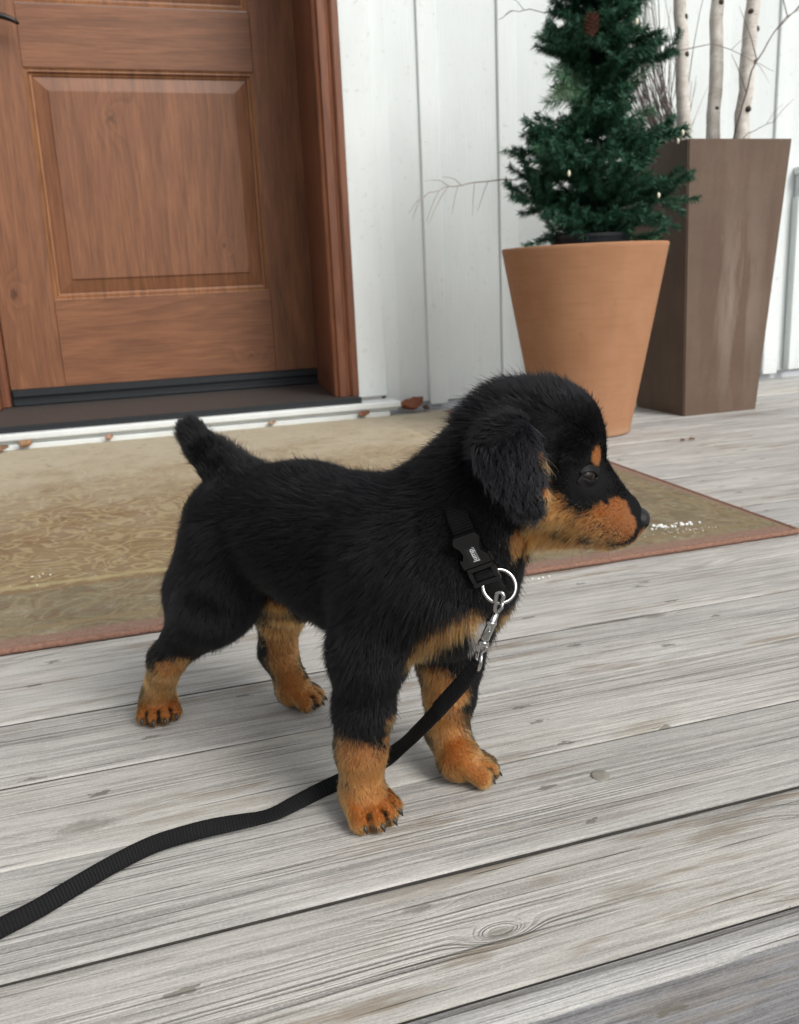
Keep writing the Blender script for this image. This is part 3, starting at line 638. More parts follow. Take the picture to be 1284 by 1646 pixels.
def twigs():
    rng = random.Random(9); mt = simple('grey_brown_twig', (.20,.165,.15), .85, var=.35, scale=90); mp = simple('pale_twig', (.34,.30,.26), .85, var=.25, scale=90)
    bm = bmesh.new()
    for i in range(95):
        x0 = 1.53+rng.uniform(-.035, .05); y0 = 2.21+rng.uniform(-.02, .08); z0 = .60
        lean = rng.gauss(-.50, .17); 
        if i % 9 == 0: lean = rng.uniform(-.3, .15)
        L = rng.uniform(.22, .62); n = 8; p = Vector((x0, y0, z0)); d = Vector((lean, rng.gauss(-.05, .10), 1)).normalized(); pts = [p.copy()]
        bend = rng.gauss(0, .03)
        for k in range(n): d = (d+Vector((bend, rng.gauss(0, .02), rng.gauss(0, .02)))).normalized(); p = p+d*L/n; pts.append(p.copy())
        r_ = rng.uniform(.0012, .0024); V, F = tube(pts, [r_*(1-.09*k) for k in range(n+1)], 5); bm_add(bm, V, F)
        if rng.random() < .5:
            k = rng.randint(2, 6); q = pts[k]; dd = Vector((lean+rng.choice((-.5, .5)), rng.gauss(0, .2), 1)).normalized()
            V, F = tube([q, q+dd*L*.12, q+dd*L*.26], [.0011, .0009, .0005], 4); bm_add(bm, V, F)
    tag(bmobj('twig_bundle', bm, [mt], None, True), 'dense bundle of thin grey brown twigs fanning out of the tall planter', 'twigs', kind='stuff')
    def branch(lab, main, r_, subs, mat):
        P = [Vector(q) for q in main]; t = thing('bare_branch', lab, 'branch', P[0], 'bare branches in the tall planter')
        pts = []
        for i in range(len(P)-1):
            for q in range(4): pts.append(P[i].lerp(P[i+1], q/4)+Vector((rng.gauss(0, .0012), 0, rng.gauss(0, .0012))))
        pts.append(P[-1]); n = len(pts); tubeobj('stem', pts, [r_*(1-.75*i/n) for i in range(n)], mat, t, 6)
        bm = bmesh.new()
        for k, d in subs:
            q = pts[min(n-1, int(k*n))]; d = Vector(d)
            V, F = tube([q, q+d*.35+Vector((0, 0, .15*abs(d.x))), q+d*.7+Vector((0, 0, .1*abs(d.x))), q+d], [r_*.45, r_*.4, r_*.3, r_*.15], 5); bm_add(bm, V, F)
        if subs: bmobj('side_twigs', bm, [mat], t, True)
    branch('long bare twig reaching left from behind the fir across the white wall', [(1.50, 2.2, .60), (1.30, 2.25, .635), (1.15, 2.22, .632), (1.05, 2.2, .624), (.965, 2.18, .617), (.878, 2.15, .607), (.82, 2.12, .597), (.763, 2.1, .583), (.735, 2.1, .566), (.727, 2.1, .543)], .0022,
           [(.93, (-.012, 0, -.03)), (.72, (-.035, 0, -.07)), (.66, (-.055, 0, -.085)), (.60, (-.025, -.02, -.065)), (.58, (-.05, 0, .02)), (.52, (-.02, -.03, -.08)), (.66, (-.06, 0, .012)), (.80, (-.045, 0, -.04)), (.48, (-.03, .0, -.07))], mp)
    branch('thin grey twig crossing behind the fir near the top left', [(1.44, 2.2, .70), (1.30, 2.2, .90), (1.16, 2.2, 1.00), (1.09, 2.2, 1.012), (1.03, 2.2, 1.005), (.99, 2.2, .985)], .0018, [(.8, (-.03, 0, -.02)), (.7, (-.05, 0, .03))], mt)
    branch('forked bare branch rising between the middle and right birch poles', [(1.62, 2.14, .66), (1.615, 2.1, .76), (1.63, 2.08, .86), (1.69, 2.08, .95), (1.77, 2.08, 1.02), (1.86, 2.08, 1.07)], .0032, [(.45, (-.06, 0, .12)), (.6, (.10, 0, .06)), (.7, (-.05, 0, .10)), (.75, (.09, 0, .03)), (.3, (-.05, 0, .09))], mt)
    branch('thin bare branch slanting down to the right across two birch poles', [(1.40, 2.1, .70), (1.41, 2.08, .90), (1.50, 2.06, .915), (1.60, 2.06, .885), (1.68, 2.06, .855)], .0016, [(.6, (.08, 0, .03)), (.8, (.05, 0, -.05))], mt)
    branch('slender bare branch leaning right out of the planter edge', [(1.60, 2.12, .66), (1.64, 2.1, .715), (1.72, 2.1, .745), (1.78, 2.1, .80)], .0016, [(.6, (.05, 0, .05))], mt)
twigs()

# ------------------------------------------------------------ small litter
def leaf(lab, c, size, rot, curl, col):
    rng = random.Random(int(size*1e5)+int(rot)); V = []; F = []; n, m = 8, 5
    for i in range(n+1):
        s_ = i/n; w = math.sin(math.pi*min(1, s_*.95+.05))**.8*.42*size*(1+.12*math.sin(s_*19))
        for j in range(m):
            q = (j/(m-1)-.5)*2; V.append(((s_-.5)*size, q*w, curl*size*(q*q*.5+(s_-.5)**2*1.2)+rng.uniform(0, .04)*size))
    for i in range(n):
        for j in range(m-1): a = i*m+j; F.append((a, a+1, a+m+1, a+m))
    me = mesh('dead_leaf', V, F); o = link('dead_leaf', me, None, [simple('leaf_'+str(rot), col, .6, var=.45, scale=150, bumpd=.001)], True)
    o.location = c; o.rotation_euler = (R(18), R(-12), R(rot)); sol = o.modifiers.new('s', 'SOLIDIFY'); sol.thickness = .0005
    tag(o, lab, 'leaf', 'dead leaves along the door sill')
leaf('largest reddish brown dead leaf wedged at the right end of the white sill', (.862, 2.585, .012), .075, 12, .5, (.23,.075,.03))
leaf('small rust brown leaf on the rug edge just left of the sill end', (.690, 2.512, .014), .034, -20, .5, (.22,.09,.045))
leaf('curled tan leaf lying against the white sill at far left', (-.222, 2.506, .014), .042, -35, .6, (.30,.17,.09))
leaf('flat brown leaf at the very left edge of the frame by the sill', (-.285, 2.495, .012), .040, 8, .3, (.20,.11,.06))
leaf('small tan leaf on the sill above the tail of the puppy', (-.02, 2.508, .014), .026, 50, .6, (.32,.19,.12))
leaf('pale brown scrap of leaf in the middle of the sill behind the back', (.42, 2.512, .014), .024, 15, .5, (.34,.22,.13))
leaf('tiny dark leaf scrap beside the largest leaf under the siding', (.905, 2.595, .006), .030, 70, .4, (.10,.05,.03))
def crumbs():
    rng = random.Random(2); bm = bmesh.new()
    for cx, cy, n, sx, sy, s0, s1 in ((.784, 1.127, 34, .035, .010, .0008, .0030), (-.13, 1.30, 9, .05, .05, .0005, .0012), (.5, 1.02, 6, .05, .004, .0007, .0018), (.05, 1.028, 2, .004, .002, .0018, .002), (.78, 1.10, 40, .06, .02, .0004, .0010)):
        for i in range(n):
            x, y = cx+rng.gauss(0, sx*.5), cy+rng.gauss(0, sy*.5); s_ = rng.uniform(s0, s1); z = (.0095 if y > 1.042 else .0008)+s_*.5
            V, F = tube([(x-s_, y, z), (x-s_*.4, y+s_*.2, z+s_*.3), (x+s_*.5, y, z+s_*.1), (x+s_, y, z)], [s_*.2, s_*.8, s_*.7, s_*.2], 5); bm_add(bm, V, F)
    tag(bmobj('white_crumbs', bm, [simple('white_ice_crumb', (.85,.85,.84), .4)], None, False), 'scattered white crumbs on the rug and deck near its edge', 'crumbs', kind='stuff')
crumbs()
ck = tubeobj('thin_twig', [(.158, .905, .010), (.150, .893, .013), (.152, .875, .006), (.155, .860, .0035), (.1555, .850, .006)], [.0008, .0010, .0011, .0011, .0008], simple('black_twig', (.012,.010,.009), .7), None, 6)
tag(ck, 'short thin black twig lying on the deck behind the hind paw', 'twig')
for i, (x_, y_, s_) in enumerate(((1.236, 1.758, .006), (1.262, 1.760, .008))):
    V, F = tube([(x_-s_, y_, .003), (x_-s_*.4, y_+.002, .005), (x_+s_*.5, y_, .004), (x_+s_, y_, .002)], [.0008, .003, .0028, .0005], 7)
    tag(link('bark_chip', mesh('bark_chip', V, F), None, [simple('bark_chip_brown', (.14,.075,.045), .9, var=.4)], True), ['small dark bark chip on the deck, left of its pair beyond the rug', 'small reddish bark chip on the deck, right of its pair beyond the rug'][i], 'bark chip', 'bark chips on the deck')
# countersunk nail head in the board in front of the paws
V, F = lathe([(0, .0011), (.0062, .0011), (.0074, .0006), (.0078, -.001)], 24); V = [(x+.332, y+.566, z) for x, y, z in V]
tag(link('screw_plug', mesh('screw_plug', V, F), None, [simple('screw_plug_grey', (.25,.235,.20), .8, var=.3, scale=200, bumpd=.0006)], True), 'round greyish screw plug set in the deck board right of the paws', 'screw plug')

# ------------------------------------------------------------ puppy
DOG_PRIMS=[
 ('c',(0.1951,0.5836,0.1980),0.0500,(0.1325,0.6800,0.2000),0.0450,0.015),
 ('c',(0.1325,0.6800,0.2000),0.0450,(0.0955,0.7370,0.1940),0.0450,0.02),
 ('e',(0.2033,0.5710,0.1800),(0.0430,0.0460,0.0520),((0.5446,-0.8387,0.0000),(0.8387,0.5446,0.0000),(0.0000,0.0000,1.0000)),0,0.02),
 ('e',(0.1652,0.6297,0.1780),(0.0850,0.0460,0.0500),((0.5446,-0.8387,0.0000),(0.8387,0.5446,0.0000),(0.0000,0.0000,1.0000)),0,0.02),
 ('e',(0.0846,0.7538,0.1850),(0.0330,0.0400,0.0430),((0.5446,-0.8387,0.0000),(0.8387,0.5446,0.0000),(0.0000,0.0000,1.0000)),0,0.02),
 ('e',(0.0654,0.7246,0.1550),(0.0360,0.0250,0.0480),((0.5277,-0.8126,-0.2474),(0.8387,0.5446,0.0000),(0.1347,-0.2075,0.9689)),0,0.02),
 ('c',(0.0571,0.7264,0.1350),0.0360,(0.0519,0.7123,0.1311),0.0240,0.02),
 ('c',(0.0519,0.7123,0.1311),0.0225,(0.0185,0.7527,0.0798),0.0128,0.012),
 ('c',(0.0185,0.7527,0.0798),0.0130,(0.0081,0.8126,0.0240),0.0132,0.014),
 ('e',(0.1229,0.7572,0.1550),(0.0400,0.0260,0.0550),((0.5446,-0.8387,0.0000),(0.8387,0.5446,0.0000),(0.0000,0.0000,1.0000)),0,0.02),
 ('c',(0.1317,0.7510,0.1400),0.0320,(0.1246,0.7840,0.1008),0.0220,0.02),
 ('c',(0.1246,0.7840,0.1008),0.0200,(0.1209,0.7970,0.0533),0.0155,0.012),
 ('c',(0.1209,0.7970,0.0533),0.0155,(0.1298,0.7834,0.0240),0.0135,0.01),
 ('c',(0.1717,0.5683,0.1950),0.0360,(0.1492,0.5679,0.1377),0.0235,0.02),
 ('c',(0.1492,0.5679,0.1377),0.0225,(0.1448,0.5747,0.0904),0.0185,0.015),
 ('c',(0.1448,0.5747,0.0904),0.0185,(0.1426,0.5800,0.0586),0.0158,0.01),
 ('c',(0.1426,0.5800,0.0586),0.0158,(0.1423,0.5823,0.0240),0.0148,0.014),
 ('c',(0.2257,0.5915,0.1900),0.0340,(0.2270,0.6171,0.0972),0.0220,0.02),
 ('c',(0.2270,0.6171,0.0972),0.0215,(0.2263,0.6181,0.0650),0.0180,0.015),
 ('c',(0.2263,0.6181,0.0650),0.0180,(0.2243,0.6212,0.0340),0.0135,0.01),
 ('c',(0.2243,0.6212,0.0340),0.0135,(0.2267,0.6021,0.0240),0.0130,0.014),
 ('c',(0.0917,0.7428,0.2165),0.0170,(0.0783,0.7561,0.2378),0.0125,0.006),
 ('c',(0.0783,0.7561,0.2378),0.0125,(0.0680,0.7683,0.2560),0.0118,0.006),
 ('c',(0.0680,0.7683,0.2560),0.0118,(0.0602,0.7803,0.2699),0.0108,0.006),
 ('c',(0.1050,0.7224,0.2271),0.0140,(0.0812,0.7663,0.2550),0.0060,0.01),
 ('e',(0.1423,0.5823,0.0150),(0.0165,0.0138,0.0135),((0.3746,-0.9272,0.0000),(0.9272,0.3746,0.0000),(0.0000,0.0000,1.0000)),0,0.012),
 ('c',(0.1320,0.5787,0.0210),0.0062,(0.1344,0.5624,0.0092),0.0072,0.0014),
 ('c',(0.1410,0.5753,0.0210),0.0062,(0.1458,0.5600,0.0092),0.0072,0.0014),
 ('c',(0.1480,0.5782,0.0210),0.0062,(0.1552,0.5638,0.0092),0.0072,0.0014),
 ('c',(0.1522,0.5869,0.0210),0.0062,(0.1617,0.5734,0.0092),0.0072,0.0014),
 ('e',(0.2276,0.6019,0.0150),(0.0165,0.0138,0.0135),((0.9613,-0.2756,0.0000),(0.2756,0.9613,0.0000),(0.0000,0.0000,1.0000)),0,0.012),
 ('c',(0.2242,0.5915,0.0210),0.0062,(0.2385,0.5835,0.0092),0.0072,0.0014),
 ('c',(0.2324,0.5966,0.0210),0.0062,(0.2474,0.5909,0.0092),0.0072,0.0014),
 ('c',(0.2344,0.6038,0.0210),0.0062,(0.2502,0.6007,0.0092),0.0072,0.0014),
 ('c',(0.2302,0.6125,0.0210),0.0062,(0.2466,0.6117,0.0092),0.0072,0.0014),
 ('e',(0.0081,0.8136,0.0150),(0.0153,0.0128,0.0135),((-0.0698,-0.9976,0.0000),(0.9976,-0.0698,0.0000),(0.0000,0.0000,1.0000)),0,0.012),
 ('c',(-0.0020,0.8142,0.0210),0.0058,(-0.0065,0.7996,0.0092),0.0067,0.0014),
 ('c',(0.0042,0.8077,0.0210),0.0058,(0.0019,0.7929,0.0092),0.0067,0.0014),
 ('c',(0.0112,0.8072,0.0210),0.0058,(0.0114,0.7923,0.0092),0.0067,0.0014),
 ('c',(0.0182,0.8128,0.0210),0.0058,(0.0207,0.7977,0.0092),0.0067,0.0014),
 ('e',(0.1307,0.7829,0.0150),(0.0153,0.0128,0.0135),((0.8829,-0.4695,0.0000),(0.4695,0.8829,0.0000),(0.0000,0.0000,1.0000)),0,0.012),
 ('c',(0.1261,0.7740,0.0210),0.0058,(0.1375,0.7639,0.0092),0.0067,0.0014),
 ('c',(0.1345,0.7770,0.0210),0.0058,(0.1471,0.7689,0.0092),0.0067,0.0014),
 ('c',(0.1378,0.7832,0.0210),0.0058,(0.1515,0.7772,0.0092),0.0067,0.0014),
 ('c',(0.1356,0.7918,0.0210),0.0058,(0.1504,0.7880,0.0092),0.0067,0.0014),
 ('c',(0.2408,0.5244,0.2756),0.0360,(0.1989,0.5777,0.2080),0.0440,0.02),
 ('c',(0.2283,0.5308,0.2330),0.0280,(0.2098,0.5609,0.1900),0.0450,0.02),
 ('e',(0.2532,0.5181,0.2815),(0.0410,0.0370,0.0380),((0.8910,-0.4540,0.0000),(0.4540,0.8910,0.0000),(0.0000,0.0000,1.0000)),0,0.012),
 ('e',(0.2696,0.5097,0.2811),(0.0230,0.0290,0.0320),((0.8910,-0.4540,0.0000),(0.4540,0.8910,0.0000),(0.0000,0.0000,1.0000)),0,0.012),
 ('c',(0.2494,0.5021,0.2525),0.0200,(0.2669,0.4965,0.2484),0.0170,0.012),
 ('c',(0.2636,0.5307,0.2449),0.0200,(0.2793,0.5194,0.2421),0.0170,0.012),
 ('c',(0.2661,0.5115,0.2618),0.0260,(0.2811,0.5038,0.2493),0.0200,0.012),
 ('c',(0.2846,0.5021,0.2485),0.0185,(0.3021,0.4931,0.2360),0.0125,0.008),
 ('c',(0.2777,0.4944,0.2387),0.0150,(0.2989,0.4875,0.2278),0.0125,0.006),
 ('c',(0.2875,0.5118,0.2335),0.0150,(0.3057,0.4986,0.2242),0.0125,0.006),
 ('c',(0.2600,0.5146,0.2312),0.0160,(0.2932,0.4977,0.2210),0.0090,0.008),
 ('c',(0.3043,0.4921,0.2318),0.0115,(0.3088,0.4897,0.2293),0.0085,0.004),
 ('e',(0.2257,0.4732,0.2601),(0.0165,0.0135,0.0042),((0.1697,-0.4964,-0.8513),(0.8149,-0.4152,0.4045),(-0.5543,-0.7624,0.3341)),0,0.004),
 ('e',(0.2195,0.4791,0.2795),(0.0235,0.0195,0.0048),((0.1697,-0.4964,-0.8513),(0.8149,-0.4152,0.4045),(-0.5543,-0.7624,0.3341)),0,0.006),
 ('e',(0.2178,0.4890,0.2920),(0.0140,0.0170,0.0070),((0.1697,-0.4964,-0.8513),(0.8149,-0.4152,0.4045),(-0.5543,-0.7624,0.3341)),0,0.012),
 ('e',(0.2709,0.5680,0.2350),(0.0165,0.0135,0.0042),((0.4139,0.1103,-0.9036),(0.8403,-0.4281,0.3327),(-0.3502,-0.8970,-0.2699)),0,0.004),
 ('e',(0.2612,0.5701,0.2595),(0.0235,0.0195,0.0048),((0.4139,0.1103,-0.9036),(0.8403,-0.4281,0.3327),(-0.3502,-0.8970,-0.2699)),0,0.006),
 ('e',(0.2520,0.5658,0.2773),(0.0140,0.0170,0.0070),((0.4139,0.1103,-0.9036),(0.8403,-0.4281,0.3327),(-0.3502,-0.8970,-0.2699)),0,0.012),
]
CLAWS=[((0.1358,0.5554,0.0077),(0.146,-0.786,-0.600)),((0.1481,0.5532,0.0077),(0.255,-0.758,-0.600)),((0.1583,0.5573,0.0077),(0.344,-0.722,-0.600)),((0.1656,0.5674,0.0077),(0.441,-0.667,-0.600)),((0.2449,0.5802,0.0077),(0.710,-0.369,-0.600)),((0.2542,0.5885,0.0077),(0.754,-0.266,-0.600)),((0.2572,0.5991,0.0077),(0.781,-0.174,-0.600)),((0.2538,0.6111,0.0077),(0.797,-0.063,-0.600)),((-0.0083,0.7931,0.0077),(-0.213,-0.771,-0.600)),((0.0011,0.7863,0.0077),(-0.104,-0.793,-0.600)),((0.0113,0.7856,0.0077),(-0.008,-0.800,-0.600)),((0.0216,0.7910,0.0077),(0.104,-0.793,-0.600)),((0.1427,0.7596,0.0077),(0.618,-0.508,-0.600)),((0.1528,0.7654,0.0077),(0.683,-0.417,-0.600)),((0.1576,0.7745,0.0077),(0.728,-0.333,-0.600)),((0.1568,0.7861,0.0077),(0.767,-0.228,-0.600))]
BODY_O=(0.1325,0.6800,0.0000);BODY_L=(0.8387,0.5446,0.0000);HEAD_O=(0.2567,0.5163,0.2790);HEAD_F=(0.8910,-0.4540,0.0000);HEAD_L=(0.4540,0.8910,0.0000)
FUR=[((0.1092,0.6678,0.2425),(-0.555,0.829,-0.066),0.0115,0.35,0),
((0.1532,0.6963,0.2425),(-0.532,0.844,-0.066),0.0115,0.35,0),
((0.1491,0.6150,0.2416),(-0.744,0.649,-0.160),0.0115,0.35,0),
((0.1851,0.6384,0.2416),(-0.291,0.943,-0.160),0.0115,0.35,0),
((0.1713,0.5656,0.2492),(-0.513,0.794,-0.326),0.0123,0.4,0),
((0.2212,0.5980,0.2492),(-0.517,0.791,-0.326),0.0123,0.4,0),
((0.0861,0.6612,0.2056),(-0.465,0.796,-0.387),0.0115,0.35,0),
((0.1685,0.7148,0.2056),(-0.538,0.749,-0.387),0.0115,0.35,0),
((0.0598,0.6966,0.1796),(-0.486,0.279,-0.828),0.0107,0.35,0),
((0.1469,0.7532,0.1796),(-0.057,0.558,-0.828),0.0107,0.35,0),
((0.0424,0.6963,0.1512),(-0.483,-0.401,-0.779),0.0107,0.3,0),
((0.1543,0.7689,0.1512),(0.563,0.278,-0.779),0.0107,0.3,0),
((0.0693,0.6894,0.1336),(-0.263,-0.052,-0.963),0.0107,0.3,0),
((0.1497,0.7416,0.1336),(0.155,0.219,-0.963),0.0107,0.3,0),
((0.1203,0.6100,0.1722),(-0.294,0.788,-0.540),0.0123,0.4,0),
((0.2014,0.6627,0.1722),(-0.601,0.589,-0.540),0.0123,0.4,0),
((0.1224,0.6077,0.2098),(-0.572,0.739,-0.356),0.0115,0.35,0),
((0.2026,0.6598,0.2098),(-0.443,0.823,-0.356),0.0115,0.35,0),
((0.1448,0.5437,0.1982),(-0.463,0.447,-0.765),0.0123,0.4,0),
((0.2520,0.6133,0.1982),(-0.220,0.605,-0.765),0.0123,0.4,0),
((0.1745,0.5277,0.2156),(-0.621,0.119,-0.775),0.0123,0.4,0),
((0.2546,0.5797,0.2156),(0.144,0.616,-0.775),0.0123,0.4,0),
((0.1865,0.5331,0.2541),(-0.523,0.667,-0.530),0.0164,0.5,0),
((0.2448,0.5709,0.2541),(-0.397,0.749,-0.530),0.0164,0.5,0),
((0.2017,0.5209,0.2789),(-0.489,0.673,-0.555),0.0172,0.55,0),
((0.2497,0.5521,0.2789),(-0.416,0.720,-0.555),0.0172,0.55,0),
((0.2066,0.5324,0.2906),(-0.197,0.899,-0.391),0.0160,0.5,0),
((0.2272,0.5147,0.3126),(-0.472,0.877,-0.095),0.0140,0.5,0),
((0.2406,0.5410,0.3126),(-0.986,-0.134,-0.095),0.0140,0.5,0),
((0.2555,0.5116,0.3192),(0.036,0.989,0.146),0.0120,0.45,0),
((0.2679,0.4867,0.3047),(-0.354,0.519,0.778),0.0070,0.3,0),
((0.2872,0.5246,0.3047),(-0.628,-0.019,0.778),0.0070,0.3,0),
((0.2875,0.4908,0.2870),(-0.542,-0.496,0.678),0.0040,0.25,0),
((0.2534,0.4792,0.2843),(-0.951,0.158,-0.266),0.0090,0.3,0),
((0.2848,0.5408,0.2843),(-0.687,0.676,-0.266),0.0090,0.3,0),
((0.2462,0.4814,0.2637),(-0.934,0.165,0.315),0.0080,0.3,0),
((0.2788,0.5453,0.2637),(-0.683,0.659,0.315),0.0080,0.3,0),
((0.2642,0.4795,0.2563),(-0.987,0.091,-0.135),0.0040,0.3,0),
((0.2908,0.5319,0.2563),(-0.654,0.745,-0.135),0.0040,0.3,0),
((0.2900,0.4831,0.2526),(-0.710,-0.046,0.703),0.0026,0.3,0),
((0.3032,0.5089,0.2526),(-0.380,0.601,0.703),0.0026,0.3,0),
((0.2930,0.4767,0.2336),(-0.975,0.008,-0.223),0.0026,0.35,0),
((0.3101,0.5102,0.2336),(-0.579,0.784,-0.223),0.0026,0.35,0),
((0.2736,0.4807,0.2331),(-0.866,0.407,-0.291),0.0050,0.35,0),
((0.2954,0.5236,0.2331),(-0.838,0.461,-0.291),0.0050,0.35,0),
((0.2486,0.4905,0.2359),(-0.490,0.756,-0.433),0.0090,0.35,0),
((0.2728,0.5380,0.2359),(-0.900,-0.048,-0.433),0.0090,0.35,0),
((0.2416,0.5026,0.2277),(-0.171,0.620,-0.766),0.0110,0.4,0),
((0.2589,0.5366,0.2277),(-0.602,-0.226,-0.766),0.0110,0.4,0),
((0.2124,0.4820,0.2953),(0.072,-0.516,-0.853),0.0110,0.2,1),
((0.2584,0.5723,0.2953),(0.460,0.245,-0.853),0.0110,0.2,1),
((0.2105,0.4785,0.2813),(0.186,-0.321,-0.928),0.0110,0.1,1),
((0.2601,0.5759,0.2813),(0.370,0.038,-0.928),0.0110,0.1,1),
((0.2213,0.4718,0.2813),(-0.002,-0.232,-0.973),0.0110,0.1,1),
((0.2719,0.5710,0.2813),(0.187,0.138,-0.973),0.0110,0.1,1),
((0.2164,0.4703,0.2636),(0.200,-0.276,-0.940),0.0100,0.1,1),
((0.2702,0.5759,0.2636),(0.340,0.001,-0.940),0.0100,0.1,1),
((0.2244,0.4664,0.2579),(0.177,0.194,-0.965),0.0070,0.1,1),
((0.2781,0.5718,0.2579),(-0.053,-0.258,-0.965),0.0070,0.1,1),
((0.2055,0.5070,0.2414),(-0.184,0.163,-0.969),0.0090,0.35,0),
((0.2609,0.5430,0.2414),(-0.074,0.235,-0.969),0.0090,0.35,0),
((0.2213,0.5056,0.2194),(0.144,0.456,-0.878),0.0107,0.4,0),
((0.2557,0.5280,0.2194),(-0.475,0.054,-0.878),0.0107,0.4,0),
((0.2379,0.5242,0.1861),(0.335,0.600,-0.726),0.0123,0.45,0),
((0.1992,0.5165,0.1858),(-0.262,0.196,-0.945),0.0123,0.4,0),
((0.2548,0.5526,0.1858),(-0.073,0.319,-0.945),0.0123,0.4,0),
((0.1856,0.5290,0.1576),(-0.100,0.567,-0.818),0.0123,0.45,0),
((0.2489,0.5701,0.1576),(-0.478,0.322,-0.818),0.0123,0.45,0),
((0.2240,0.5242,0.1663),(0.267,0.440,-0.857),0.0123,0.5,0),
((0.1414,0.5426,0.1422),(-0.254,0.048,-0.966),0.0098,0.4,0),
((0.1418,0.5533,0.0962),(-0.141,0.054,-0.988),0.0074,0.4,0),
((0.1417,0.5609,0.0564),(-0.010,0.167,-0.986),0.0041,0.3,0),
((0.1436,0.5590,0.0172),(-0.133,-0.778,-0.614),0.0038,0.4,0),
((0.1566,0.5590,0.0141),(-0.026,-0.716,-0.698),0.0034,0.4,0),
((0.2171,0.5946,0.0901),(0.045,0.213,-0.976),0.0066,0.35,0),
((0.2168,0.6043,0.0492),(0.134,0.125,-0.983),0.0049,0.3,0),
((0.2201,0.5881,0.0247),(0.444,-0.704,-0.554),0.0038,0.35,0),
((0.2375,0.5807,0.0169),(0.836,-0.287,-0.468),0.0034,0.4,0),
((0.0343,0.6973,0.1179),(-0.187,0.676,-0.713),0.0074,0.35,0),
((0.1566,0.7767,0.1179),(-0.541,0.445,-0.713),0.0074,0.35,0),
((0.0117,0.7401,0.0719),(-0.145,0.578,-0.803),0.0049,0.3,0),
((0.0069,0.7907,0.0145),(-0.193,-0.749,-0.634),0.0034,0.4,0),
((0.1182,0.7528,0.0948),(0.173,0.844,-0.507),0.0082,0.4,0),
((0.0718,0.7226,0.0948),(-0.842,0.185,-0.507),0.0082,0.4,0),
((0.1168,0.7789,0.0518),(0.142,-0.023,-0.990),0.0049,0.3,0),
((0.1244,0.7689,0.0235),(0.578,-0.476,-0.662),0.0036,0.35,0),
((0.1436,0.7654,0.0150),(0.793,-0.400,-0.461),0.0033,0.4,0),
((0.0591,0.7675,0.2713),(-0.139,0.632,0.762),0.0074,0.35,0),
((0.0645,0.7546,0.2554),(-0.307,0.323,0.895),0.0082,0.3,0),
((0.0730,0.7416,0.2374),(-0.172,0.643,0.746),0.0074,0.3,0),
((0.0962,0.7512,0.2527),(-0.493,0.776,0.393),0.0115,0.55,0),
((0.1086,0.7350,0.2453),(-0.591,0.767,0.250),0.0115,0.5,0)]
